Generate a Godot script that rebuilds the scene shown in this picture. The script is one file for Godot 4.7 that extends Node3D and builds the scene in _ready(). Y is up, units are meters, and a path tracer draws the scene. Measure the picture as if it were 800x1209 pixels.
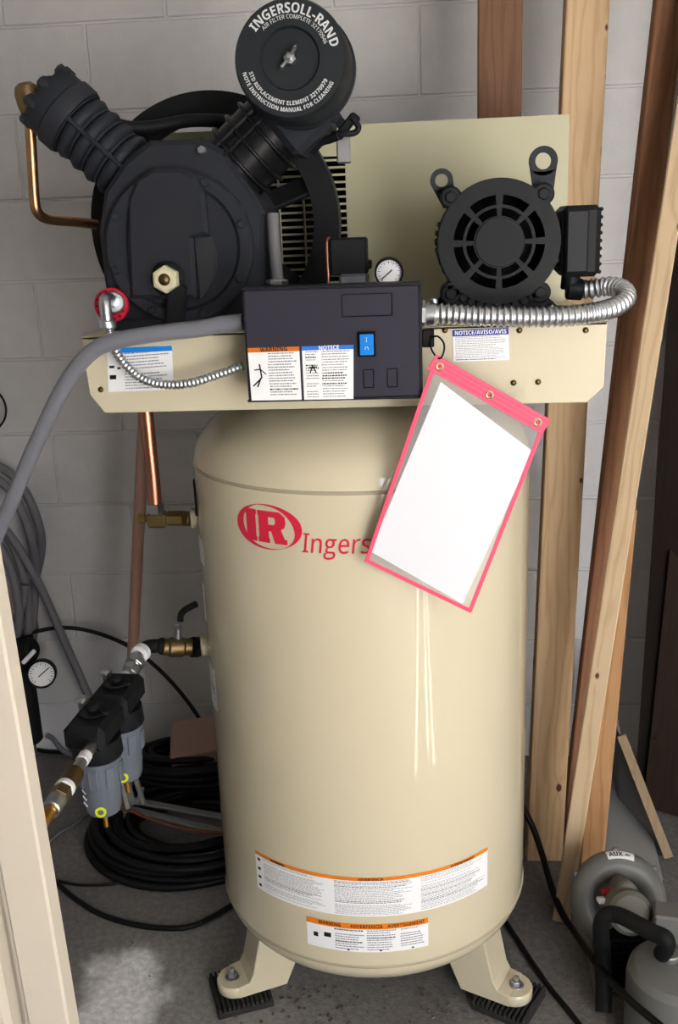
extends Node3D

const R := 0.305
var M := {}
var used := {}

# ---------- naming and committing ----------
func numbered(n: String) -> String:
	used[n] = used.get(n, -1) + 1
	return n if used[n] == 0 else "%s_%03d" % [n, used[n]]

func begin() -> SurfaceTool:
	var st := SurfaceTool.new()
	st.begin(Mesh.PRIMITIVE_TRIANGLES)
	st.set_smooth_group(-1)
	return st

func obj(called: String, st: SurfaceTool, m: Material, parent: Node3D = self) -> MeshInstance3D:
	st.generate_normals()
	var mesh := st.commit()
	return put(called, mesh, m, parent)

func put(called: String, mesh: Mesh, m: Material, parent: Node3D = self) -> MeshInstance3D:
	var o := MeshInstance3D.new()
	o.mesh = mesh
	o.material_override = m
	o.cast_shadow = GeometryInstance3D.SHADOW_CASTING_SETTING_ON
	o.name = numbered(called) if parent == self else called
	parent.add_child(o, true)
	return o

func tag(o: Node3D, label: String, category: String, group := "") -> void:
	o.set_meta("label", label)
	o.set_meta("category", category)
	if group != "":
		o.set_meta("group", group)

func thing(called: String, label: String, category: String, at := Vector3.ZERO, group := "") -> Node3D:
	var o := Node3D.new()
	o.name = numbered(called)
	add_child(o)
	o.position = at
	tag(o, label, category, group)
	return o

func structure(o: Node3D) -> Node3D:
	o.set_meta("kind", "structure")
	return o

# ---------- mesh helpers ----------
func tri(st: SurfaceTool, a: Vector3, b: Vector3, c: Vector3, hint: Vector3) -> void:
	if (b - a).cross(c - a).dot(hint) > 0.0:
		st.add_vertex(a); st.add_vertex(c); st.add_vertex(b)
	else:
		st.add_vertex(a); st.add_vertex(b); st.add_vertex(c)

func quad(st: SurfaceTool, a: Vector3, b: Vector3, c: Vector3, d: Vector3, hint: Vector3) -> void:
	tri(st, a, b, c, hint)
	tri(st, a, c, d, hint)

func box(st: SurfaceTool, size: Vector3, xf := Transform3D(), bev := 0.002) -> void:
	st.set_smooth_group(-1)
	var h := size / 2.0
	bev = minf(bev, minf(h.x, minf(h.y, h.z)) * 0.95)
	var o := xf.origin
	var vert := func(s: Vector3, ax: int) -> Vector3:
		var p := s * (h - Vector3.ONE * bev)
		p[ax] = s[ax] * h[ax]
		return xf * p
	for ax in 3:
		var a2 := (ax + 1) % 3
		var a3 := (ax + 2) % 3
		for sg in [-1.0, 1.0]:
			var q := []
			for k in [[-1.0, -1.0], [1.0, -1.0], [1.0, 1.0], [-1.0, 1.0]]:
				var s := Vector3.ZERO
				s[ax] = sg; s[a2] = k[0]; s[a3] = k[1]
				q.append(vert.call(s, ax))
			quad(st, q[0], q[1], q[2], q[3], (q[0] + q[2]) / 2.0 - o)
		if bev > 0.0:
			for s2 in [-1.0, 1.0]:
				for s3 in [-1.0, 1.0]:
					var sa := Vector3.ZERO
					sa[a2] = s2; sa[a3] = s3; sa[ax] = -1.0
					var sb := sa
					sb[ax] = 1.0
					var e0: Vector3 = vert.call(sa, a2)
					var e1: Vector3 = vert.call(sb, a2)
					var e2: Vector3 = vert.call(sb, a3)
					var e3: Vector3 = vert.call(sa, a3)
					quad(st, e0, e1, e2, e3, (e0 + e2) / 2.0 - o)
	if bev > 0.0:
		for i in 8:
			var s := Vector3(1 if i & 1 else -1, 1 if i & 2 else -1, 1 if i & 4 else -1)
			var c0: Vector3 = vert.call(s, 0)
			var c1: Vector3 = vert.call(s, 1)
			var c2: Vector3 = vert.call(s, 2)
			tri(st, c0, c1, c2, c0 - o)

func at(p: Vector3, rot := Vector3.ZERO) -> Transform3D:
	return Transform3D(Basis.from_euler(rot * PI / 180.0), p)

# frame at a whose y axis runs to b
func along(a: Vector3, b: Vector3, up := Vector3(0, 0, 1)) -> Transform3D:
	var y := (b - a).normalized()
	var x := y.cross(up)
	if x.length() < 0.01:
		x = y.cross(Vector3(1, 0, 0))
	x = x.normalized()
	return Transform3D(Basis(x, y, x.cross(y)), a)

func beam(st: SurfaceTool, a: Vector3, b: Vector3, w: float, d: float, bev := 0.002, up := Vector3(0, 0, 1)) -> void:
	var f := along(a, b, up)
	f.origin = (a + b) / 2.0
	box(st, Vector3(w, a.distance_to(b), d), f, bev)

func lathe(st: SurfaceTool, prof: Array, xf := Transform3D(), seg := 32, crease := 40.0) -> void:
	var g := 0
	for i in prof.size() - 1:
		var p: Vector2 = prof[i]
		var q: Vector2 = prof[i + 1]
		var d := q - p
		if i > 0:
			var pd: Vector2 = p - prof[i - 1]
			if absf(pd.angle_to(d)) > deg_to_rad(crease):
				g += 1
		st.set_smooth_group(g)
		var nrm := Vector2(d.y, -d.x)
		for k in seg:
			var a0 := TAU * k / seg
			var a1 := TAU * ((k + 1) % seg) / seg
			var am := TAU * (k + 0.5) / seg
			var hint := xf.basis * Vector3(cos(am) * nrm.x, nrm.y, sin(am) * nrm.x)
			var v0 := xf * Vector3(cos(a0) * p.x, p.y, sin(a0) * p.x)
			var v1 := xf * Vector3(cos(a1) * p.x, p.y, sin(a1) * p.x)
			var v2 := xf * Vector3(cos(a1) * q.x, q.y, sin(a1) * q.x)
			var v3 := xf * Vector3(cos(a0) * q.x, q.y, sin(a0) * q.x)
			if p.x > 1e-6:
				tri(st, v0, v1, v2, hint)
			if q.x > 1e-6:
				tri(st, v0, v2, v3, hint)
	st.set_smooth_group(-1)

func cyl(st: SurfaceTool, a: Vector3, b: Vector3, r: float, seg := 20, bev := 0.0015, r2 := -1.0) -> void:
	var h := a.distance_to(b)
	if r2 < 0.0:
		r2 = r
	bev = minf(bev, minf(minf(r, r2) * 0.6, h * 0.4))
	lathe(st, [Vector2(0, 0), Vector2(r - bev, 0), Vector2(r, bev), Vector2(r2, h - bev), Vector2(r2 - bev, h), Vector2(0, h)], along(a, b), seg)

func hexa(st: SurfaceTool, a: Vector3, b: Vector3, r: float, sides := 6) -> void:
	var poly := PackedVector2Array()
	for k in sides:
		poly.append(Vector2(cos(TAU * k / sides), sin(TAU * k / sides)) * r)
	var f := along(a, b)
	prism(st, poly, a.distance_to(b), Transform3D(Basis(f.basis.x, -f.basis.z, f.basis.y), a), 0.0015)

# polygon in local xy, from z 0 to z depth
func prism(st: SurfaceTool, poly: PackedVector2Array, depth: float, xf := Transform3D(), bev := 0.0, smooth := false) -> void:
	var n := poly.size()
	var area := 0.0
	for i in n:
		area += poly[i].cross(poly[(i + 1) % n])
	var inn := PackedVector2Array()
	if bev > 0.0:
		for i in n:
			var e0 := (poly[i] - poly[(i + n - 1) % n]).normalized()
			var e1 := (poly[(i + 1) % n] - poly[i]).normalized()
			var n0 := Vector2(-e0.y, e0.x) * signf(area)
			var n1 := Vector2(-e1.y, e1.x) * signf(area)
			var m := (n0 + n1).normalized()
			inn.append(poly[i] + m * bev / maxf(0.4, m.dot(n0)))
	else:
		inn = poly
	var idx := Geometry2D.triangulate_polygon(inn)
	st.set_smooth_group(-1)
	var z := xf.basis.z
	for t in range(0, idx.size(), 3):
		var a := inn[idx[t]]
		var b := inn[idx[t + 1]]
		var c := inn[idx[t + 2]]
		tri(st, xf * Vector3(a.x, a.y, depth), xf * Vector3(b.x, b.y, depth), xf * Vector3(c.x, c.y, depth), z)
		tri(st, xf * Vector3(a.x, a.y, 0), xf * Vector3(b.x, b.y, 0), xf * Vector3(c.x, c.y, 0), -z)
	if smooth:
		st.set_smooth_group(7)
	for i in n:
		var j := (i + 1) % n
		var e := poly[j] - poly[i]
		var nn := Vector2(e.y, -e.x) * signf(area)
		var hint := xf.basis * Vector3(nn.x, nn.y, 0)
		var zs := [bev, depth - bev] if bev > 0.0 else [0.0, depth]
		quad(st, xf * Vector3(poly[i].x, poly[i].y, zs[0]), xf * Vector3(poly[j].x, poly[j].y, zs[0]), xf * Vector3(poly[j].x, poly[j].y, zs[1]), xf * Vector3(poly[i].x, poly[i].y, zs[1]), hint)
		if bev > 0.0:
			quad(st, xf * Vector3(poly[i].x, poly[i].y, zs[1]), xf * Vector3(poly[j].x, poly[j].y, zs[1]), xf * Vector3(inn[j].x, inn[j].y, depth), xf * Vector3(inn[i].x, inn[i].y, depth), hint + z * nn.length())
			quad(st, xf * Vector3(poly[i].x, poly[i].y, zs[0]), xf * Vector3(poly[j].x, poly[j].y, zs[0]), xf * Vector3(inn[j].x, inn[j].y, 0), xf * Vector3(inn[i].x, inn[i].y, 0), hint - z * nn.length())
	st.set_smooth_group(-1)

# ring of polar cells in local xy between z 0 and depth; hole(ring, cell) leaves a cell open
func polar(st: SurfaceTool, radii: Array, seg: int, depth: float, xf: Transform3D, hole: Callable) -> void:
	var rings := radii.size() - 1
	var P := func(r: float, k: int, z: float) -> Vector3:
		return xf * Vector3(r * cos(TAU * (k % seg) / seg), r * sin(TAU * (k % seg) / seg), z)
	var solid := func(i: int, k: int) -> bool:
		return i >= 0 and i < rings and not hole.call(i, (k + seg) % seg)
	for i in rings:
		for k in seg:
			if not solid.call(i, k):
				continue
			var r0: float = radii[i]
			var r1: float = radii[i + 1]
			for z in [0.0, depth]:
				st.set_smooth_group(-1)
				var hint := xf.basis.z * (1.0 if z > 0.0 else -1.0)
				tri(st, P.call(r1, k, z), P.call(r1, k + 1, z), P.call(r0, k + 1, z), hint)
				if r0 > 1e-6:
					tri(st, P.call(r1, k, z), P.call(r0, k + 1, z), P.call(r0, k, z), hint)
			var am := TAU * (k + 0.5) / seg
			var rad := xf.basis * Vector3(cos(am), sin(am), 0)
			var tg := xf.basis * Vector3(-sin(am), cos(am), 0)
			st.set_smooth_group(3)
			if not solid.call(i + 1, k):
				quad(st, P.call(r1, k, 0), P.call(r1, k + 1, 0), P.call(r1, k + 1, depth), P.call(r1, k, depth), rad)
			st.set_smooth_group(4)
			if not solid.call(i - 1, k) and r0 > 1e-6:
				quad(st, P.call(r0, k, 0), P.call(r0, k + 1, 0), P.call(r0, k + 1, depth), P.call(r0, k, depth), -rad)
			st.set_smooth_group(-1)
			if not solid.call(i, k + 1):
				quad(st, P.call(r0, k + 1, 0), P.call(r1, k + 1, 0), P.call(r1, k + 1, depth), P.call(r0, k + 1, depth), tg)
			if not solid.call(i, k - 1):
				quad(st, P.call(r0, k, 0), P.call(r1, k, 0), P.call(r1, k, depth), P.call(r0, k, depth), -tg)

func spline(pts: Array, n := 10) -> PackedVector3Array:
	var out := PackedVector3Array()
	for i in pts.size() - 1:
		var a: Vector3 = pts[maxi(i - 1, 0)]
		var b: Vector3 = pts[i]
		var c: Vector3 = pts[i + 1]
		var d: Vector3 = pts[mini(i + 2, pts.size() - 1)]
		for k in n:
			out.append(b.cubic_interpolate(c, a, d, float(k) / n))
	out.append(pts[-1])
	return out

# evenly spaced points
func even(pts: PackedVector3Array, step: float) -> PackedVector3Array:
	var cv := Curve3D.new()
	cv.bake_interval = step
	for p in pts:
		cv.add_point(p)
	var n := maxi(2, int(cv.get_baked_length() / step))
	var out := PackedVector3Array()
	for i in n + 1:
		out.append(cv.sample_baked(cv.get_baked_length() * i / n))
	return out

func tube(st: SurfaceTool, pts: PackedVector3Array, rad: Callable, sides := 12) -> void:
	var n := pts.size()
	var rings := []
	var t := (pts[1] - pts[0]).normalized()
	var x := t.cross(Vector3(0.31, 0.85, 0.42)).normalized()
	var dist := 0.0
	for i in n:
		if i > 0:
			dist += pts[i].distance_to(pts[i - 1])
		t = (pts[mini(i + 1, n - 1)] - pts[maxi(i - 1, 0)]).normalized()
		x = (x - t * x.dot(t)).normalized()
		var y := t.cross(x)
		var r: float = rad.call(dist)
		var ring := PackedVector3Array()
		for k in sides:
			var a := TAU * k / sides
			ring.append(pts[i] + (x * cos(a) + y * sin(a)) * r)
		rings.append(ring)
	st.set_smooth_group(0)
	for i in n - 1:
		var mid := (pts[i] + pts[i + 1]) / 2.0
		for k in sides:
			var j := (k + 1) % sides
			var a: Vector3 = rings[i][k]
			var b: Vector3 = rings[i][j]
			var c: Vector3 = rings[i + 1][j]
			var d: Vector3 = rings[i + 1][k]
			quad(st, a, b, c, d, (a + c) / 2.0 - mid)
	st.set_smooth_group(-1)
	for k in sides:
		var j := (k + 1) % sides
		tri(st, pts[0], rings[0][k], rings[0][j], pts[0] - pts[1])
		tri(st, pts[n - 1], rings[n - 1][k], rings[n - 1][j], pts[n - 1] - pts[n - 2])

func pipe(st: SurfaceTool, pts: Array, r: float, sides := 12, n := 10) -> void:
	tube(st, spline(pts, n), func(_d): return r, sides)

func flex(st: SurfaceTool, pts: Array, r: float, pitch: float, amp: float, sides := 16) -> void:
	tube(st, even(spline(pts, 16), pitch / 6.0), func(d): return r + amp * sin(TAU * d / pitch), sides)

# lettering: every vertex of the text goes through fn(x, y, z), x from the middle, y from the baseline
func text(st: SurfaceTool, s: String, height: float, depth: float, fn: Callable, font := "Droid Sans", weight := 400, stretch := 1.0, left := false) -> void:
	var f := SystemFont.new()
	f.font_names = PackedStringArray([font])
	f.font_weight = weight
	var t := TextMesh.new()
	t.font = f
	t.font_size = 64
	t.text = s
	t.pixel_size = height / 46.0
	t.depth = depth
	t.curve_step = 2.0
	t.horizontal_alignment = HORIZONTAL_ALIGNMENT_LEFT if left else HORIZONTAL_ALIGNMENT_CENTER
	t.vertical_alignment = VERTICAL_ALIGNMENT_CENTER
	var arr := t.get_mesh_arrays()
	if arr.is_empty():
		return
	var v: PackedVector3Array = arr[Mesh.ARRAY_VERTEX]
	var nn: PackedVector3Array = arr[Mesh.ARRAY_NORMAL]
	var ix: PackedInt32Array = arr[Mesh.ARRAY_INDEX] if arr[Mesh.ARRAY_INDEX] != null else PackedInt32Array(range(v.size()))
	st.set_smooth_group(-1)
	for i in range(0, ix.size(), 3):
		var q := []
		for k in 3:
			var p := v[ix[i + k]]
			q.append(fn.call(p.x * stretch, p.y, p.z))
		st.add_vertex(q[0]); st.add_vertex(q[1]); st.add_vertex(q[2])

func on_tank(a: float, y: float, out := 0.0, radius := R) -> Vector3:
	return Vector3(sin(a) * (radius + out), y, cos(a) * (radius + out))

# curved sticker on the tank: corner angles and heights
func tank_patch(a0: float, a1: float, y0: float, y1: float, out: float, n := 32) -> ArrayMesh:
	var st := begin()
	st.set_smooth_group(0)
	for i in n:
		var q := []
		for k in [[i, 0], [i, 1], [i + 1, 1], [i, 0], [i + 1, 1], [i + 1, 0]]:
			var a := lerpf(a0, a1, float(k[0]) / n)
			st.set_uv(Vector2(float(k[0]) / n, 1.0 - k[1]))
			st.add_vertex(on_tank(a, y1 if k[1] else y0, out))
	st.generate_normals()
	return st.commit()

# flat sticker: four corners tl, tr, br, bl
func patch(tl: Vector3, tr: Vector3, br: Vector3, bl: Vector3) -> ArrayMesh:
	var st := begin()
	var p := [tl, tr, br, bl]
	var uv := [Vector2(0, 0), Vector2(1, 0), Vector2(1, 1), Vector2(0, 1)]
	for k in [0, 1, 2, 0, 2, 3]:
		st.set_uv(uv[k])
		st.add_vertex(p[k])
	st.generate_normals()
	return st.commit()

# ---------- materials ----------
func mat(c: Color, rough := 0.6, metal := 0.0) -> StandardMaterial3D:
	var m := StandardMaterial3D.new()
	m.albedo_color = c
	m.roughness = rough
	m.metallic_specular = 0.35
	m.metallic = metal
	return m

func noise_tex(freq: float, size := 256, ramp: Array = [], normal := 0.0, seed_ := 1, octaves := 4) -> NoiseTexture2D:
	var n := FastNoiseLite.new()
	n.seed = seed_
	n.frequency = freq
	n.fractal_octaves = octaves
	var t := NoiseTexture2D.new()
	t.width = size
	t.height = size
	t.seamless = true
	t.noise = n
	if normal > 0.0:
		t.as_normal_map = true
		t.bump_strength = normal
	elif ramp.size():
		var g := Gradient.new()
		g.offsets = PackedFloat32Array([0.0, 1.0])
		g.colors = PackedColorArray(ramp)
		t.color_ramp = g
	return t

func tri_tex(m: StandardMaterial3D, albedo: Texture2D, normal: Texture2D, scale: float, strength := 0.5, world := false) -> void:
	m.uv1_triplanar = true
	m.uv1_world_triplanar = world
	m.uv1_scale = Vector3.ONE * scale
	if albedo:
		m.albedo_texture = albedo
	if normal:
		m.normal_enabled = true
		m.normal_texture = normal
		m.normal_scale = strength

func wood_tex(light: Color, dark: Color, seed_: int, knots: int) -> ImageTexture:
	var w := 256
	var h := 1024
	var im := Image.create(w, h, false, Image.FORMAT_RGB8)
	var n := FastNoiseLite.new()
	n.seed = seed_
	n.frequency = 0.01
	n.fractal_octaves = 3
	var fine := FastNoiseLite.new()
	fine.seed = seed_ + 5
	fine.frequency = 0.08
	var rng := RandomNumberGenerator.new()
	rng.seed = seed_
	var ks := []
	for i in knots:
		ks.append(Vector3(rng.randf_range(20, 236), (i + rng.randf_range(0.2, 0.8)) * h / knots, rng.randf_range(4.0, 10.0)))
	for y in h:
		for x in w:
			var warp := n.get_noise_2d(x * 1.2, y * 0.7) * 22.0
			var near := 0.0
			for k in ks:
				var dx: float = x - k.x
				var dy: float = (y - k.y) * 2.7
				var q: float = dx * dx + dy * dy
				var inf := exp(-q / (k.z * k.z * 9.0))
				warp += inf * 16.0 * signf(dx + 0.01)
				near = maxf(near, clampf((k.z - sqrt(q)) / 2.5 + 0.5, 0.0, 1.0))
			var s := sin((x + warp) * 0.24) * 0.5 + 0.5
			s = pow(s, 3.0) * 0.42
			s += 0.3 * fine.get_noise_2d(x * 4.0, y * 0.4) + 0.18 * n.get_noise_2d(x * 0.5 + 900.0, y * 1.2)
			var c := light.lerp(dark, clampf(s, 0.0, 1.0))
			c = c.lerp(Color(0.26, 0.13, 0.06), near * 0.85)
			im.set_pixel(x, y, c)
	return ImageTexture.create_from_image(im)

func wood(tex: Texture2D, tint: Color, off: Vector3) -> StandardMaterial3D:
	var m := mat(tint, 0.72)
	m.albedo_texture = tex
	m.uv1_triplanar = true
	m.uv1_scale = Vector3(5.0, 0.3, 5.0)
	m.uv1_offset = Vector3(off.x, 0.5 + (off.y - 0.5) * 0.16, off.z)
	return m

# printed sticker: white ground, a coloured header and columns of small print
func sticker(w: int, h: int, header: Color, hh: int, cols: Array, seed_: int, lines: int, pics := []) -> StandardMaterial3D:
	var im := Image.create(w, h, false, Image.FORMAT_RGB8)
	im.fill(Color(0.93, 0.93, 0.94))
	im.fill_rect(Rect2i(0, 0, w, hh), header)
	var rng := RandomNumberGenerator.new()
	rng.seed = seed_
	var lh := float(h - hh - 8) / lines
	for c in cols:
		for l in lines:
			var y := int(hh + 5 + l * lh)
			if rng.randf() < 0.1:
				continue
			var bold := rng.randf() < 0.14
			var x := int(c[0] * w) + rng.randi_range(0, 3)
			var stop := int(lerpf(c[0], c[1], rng.randf_range(0.72, 1.0)) * w)
			while x < stop:
				var ww := mini(rng.randi_range(3, 13), stop - x)
				im.fill_rect(Rect2i(x, y, ww, maxi(1, int(lh * (0.55 if bold else 0.38)))), Color(0.12, 0.12, 0.14) if bold else Color(0.42, 0.42, 0.46))
				x += ww + 3
	for p in pics:
		im.fill_rect(Rect2i(int(p[0] * w), int(p[1] * h), int(p[2] * w), int(p[3] * h)), Color(0.08, 0.08, 0.1))
	var m := mat(Color.WHITE, 0.45)
	m.albedo_texture = ImageTexture.create_from_image(im)
	m.texture_repeat = false
	return m

func make_materials() -> void:
	var speck := noise_tex(0.05, 256, [], 3.0, 3)
	M.cream = mat(Color(0.81, 0.77, 0.665), 0.3)
	M.cream.clearcoat_enabled = true
	M.cream.clearcoat = 1.0
	M.cream.clearcoat_roughness = 0.03
	M.cream_dark = mat(Color(0.79, 0.755, 0.655), 0.4)
	M.panel = mat(Color(0.69, 0.675, 0.57), 0.38)
	M.weld = mat(Color(0.66, 0.62, 0.53), 0.5)
	M.iron = mat(Color(0.135, 0.145, 0.172), 0.6)
	tri_tex(M.iron, null, speck, 9.0, 0.08)
	M.black_paint = mat(Color(0.085, 0.09, 0.10), 0.5)
	M.black_paint.metallic_specular = 0.3
	M.filter_paint = mat(Color(0.12, 0.135, 0.15), 0.5)
	M.box_paint = mat(Color(0.18, 0.175, 0.22), 0.5)
	M.box_paint.metallic_specular = 0.3
	tri_tex(M.box_paint, null, speck, 14.0, 0.12)
	M.gloss_black = mat(Color(0.07, 0.075, 0.085), 0.3)
	M.pad = mat(Color(0.17, 0.165, 0.16), 0.8)
	M.slot = mat(Color(0.015, 0.015, 0.017), 0.8)
	M.rubber = mat(Color(0.05, 0.05, 0.055), 0.7)
	M.hose_black = mat(Color(0.035, 0.037, 0.045), 0.5)
	M.steel = mat(Color(0.74, 0.75, 0.77), 0.3, 1.0)
	M.galv = mat(Color(0.80, 0.81, 0.83), 0.33, 1.0)
	M.brass = mat(Color(0.56, 0.49, 0.33), 0.38, 1.0)
	M.eyelet = mat(Color(0.88, 0.82, 0.66), 0.3, 0.9)
	M.brass_old = mat(Color(0.47, 0.39, 0.27), 0.48, 1.0)
	M.gold = mat(Color(0.78, 0.58, 0.27), 0.3, 1.0)
	M.copper = mat(Color(0.69, 0.47, 0.385), 0.32, 1.0)
	M.bronze = mat(Color(0.68, 0.53, 0.40), 0.32, 1.0)
	M.copper_old = mat(Color(0.60, 0.465, 0.40), 0.5, 0.2)
	M.teflon = mat(Color(0.85, 0.85, 0.86), 0.6)
	M.gray_hose = mat(Color(0.47, 0.475, 0.51), 0.3)
	M.gray_hose.metallic_specular = 0.5
	M.gray_dark = mat(Color(0.40, 0.395, 0.41), 0.5)
	M.gray_bowl = mat(Color(0.38, 0.405, 0.445), 0.42)
	M.gray_machine = mat(Color(0.40, 0.40, 0.39), 0.4)
	M.red = mat(Color(0.78, 0.13, 0.24), 0.45)
	M.logo = mat(Color(0.83, 0.15, 0.265), 0.4)
	M.pink = mat(Color(0.96, 0.33, 0.45), 0.5)
	M.pink_thread = mat(Color(0.98, 0.42, 0.52), 0.6)
	M.white = mat(Color(0.92, 0.92, 0.93), 0.5)
	M.paper = mat(Color(0.95, 0.95, 0.97), 0.7)
	M.print = mat(Color(0.78, 0.79, 0.80), 0.5)
	M.ink = mat(Color(0.06, 0.06, 0.07), 0.5)
	M.blue = mat(Color(0.10, 0.50, 0.85), 0.35)
	M.orange = mat(Color(0.90, 0.52, 0.12), 0.5)
	M.plug = mat(Color(0.80, 0.77, 0.66), 0.4)
	M.lime = mat(Color(0.80, 0.85, 0.15), 0.5)
	M.glass = mat(Color(0.9, 0.9, 0.9, 0.08), 0.05)
	M.glass.transparency = BaseMaterial3D.TRANSPARENCY_ALPHA
	M.vinyl = mat(Color(0.86, 0.86, 0.88, 0.16), 0.12)
	M.vinyl.transparency = BaseMaterial3D.TRANSPARENCY_ALPHA
	M.door = mat(Color(0.84, 0.80, 0.74), 0.45)
	M.rust_cord = mat(Color(0.42, 0.24, 0.16), 0.7)
	M.card = mat(Color(0.60, 0.50, 0.45), 0.85)
	M.alu = mat(Color(0.62, 0.63, 0.62), 0.42, 0.9)
	M.graywood = mat(Color(0.50, 0.50, 0.50), 0.75)
	M.block = mat(Color(0.74, 0.735, 0.74), 0.7)
	tri_tex(M.block, noise_tex(0.02, 256, [Color(0.965, 0.965, 0.965), Color(1, 1, 1)], 0.0, 7), noise_tex(0.06, 512, [], 5.0, 11), 2.3, 0.14, true)
	M.mortar = mat(Color(0.775, 0.77, 0.775), 0.8)
	M.plain_wall = mat(Color(0.82, 0.81, 0.79), 0.85)
	M.pale_wood = wood_tex(Color(0.80, 0.715, 0.60), Color(0.68, 0.555, 0.42), 11, 24)
	M.tan_wood = wood_tex(Color(0.70, 0.575, 0.44), Color(0.53, 0.395, 0.275), 23, 9)
	M.brown_wood = wood_tex(Color(0.46, 0.365, 0.30), Color(0.34, 0.265, 0.215), 37, 8)

func _ready() -> void:
	set_stage()
	make_materials()
	build_room()
	build_compressor()
	build_air_line()
	build_sleeve()
	build_wall_gear()
	build_floor_gear()
	build_lumber()
	build_blower()

func set_stage() -> void:
	var cam := Camera3D.new()
	cam.name = "camera"
	cam.fov = 54.395
	cam.near = 0.05
	cam.far = 60.0
	var fwd := Vector3(-0.0878694, -0.2770731, -0.9568226)
	var up := Vector3(0.0127161, 0.9601477, -0.2792038)
	cam.transform = Transform3D(Basis(fwd.cross(up), up, -fwd), Vector3(0.1198, 1.5, 1.7843))
	add_child(cam)
	cam.current = true
	var env := Environment.new()
	env.background_mode = Environment.BG_SKY
	var sky := Sky.new()
	var sm := ProceduralSkyMaterial.new()
	sm.sky_top_color = Color(0.80, 0.86, 0.95)
	sm.sky_horizon_color = Color(0.93, 0.94, 0.96)
	sm.ground_horizon_color = Color(0.62, 0.60, 0.58)
	sm.ground_bottom_color = Color(0.45, 0.44, 0.43)
	sm.sky_energy_multiplier = 2.0
	sm.sun_angle_max = 0.0
	sky.sky_material = sm
	env.sky = sky
	env.tonemap_mode = Environment.TONE_MAPPER_LINEAR
	env.tonemap_exposure = 0.95
	env.sdfgi_enabled = true
	env.ssao_enabled = true
	env.ssil_enabled = true
	var we := WorldEnvironment.new()
	we.name = "environment"
	we.environment = env
	add_child(we)
	# daylight through the wide open doorway behind the camera
	var d := AreaLight3D.new()
	d.name = "doorway_daylight"
	d.area_size = Vector2(1.6, 2.0)
	d.light_energy = 7.5
	d.light_color = Color(0.96, 0.975, 1.0)
	d.area_range = 12.0
	d.area_attenuation = 2.0
	d.shadow_enabled = true
	d.position = Vector3(1.72, 1.15, 3.3)
	add_child(d)
	var sun := DirectionalLight3D.new()
	sun.name = "sun"
	sun.light_energy = 80.0
	sun.light_color = Color(1.0, 0.96, 0.9)
	sun.light_angular_distance = 0.5
	sun.shadow_enabled = true
	sun.transform = Transform3D(Basis.looking_at(Vector3(-0.513, -0.643, -0.569)), Vector3(3, 4, 5))
	add_child(sun)

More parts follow.
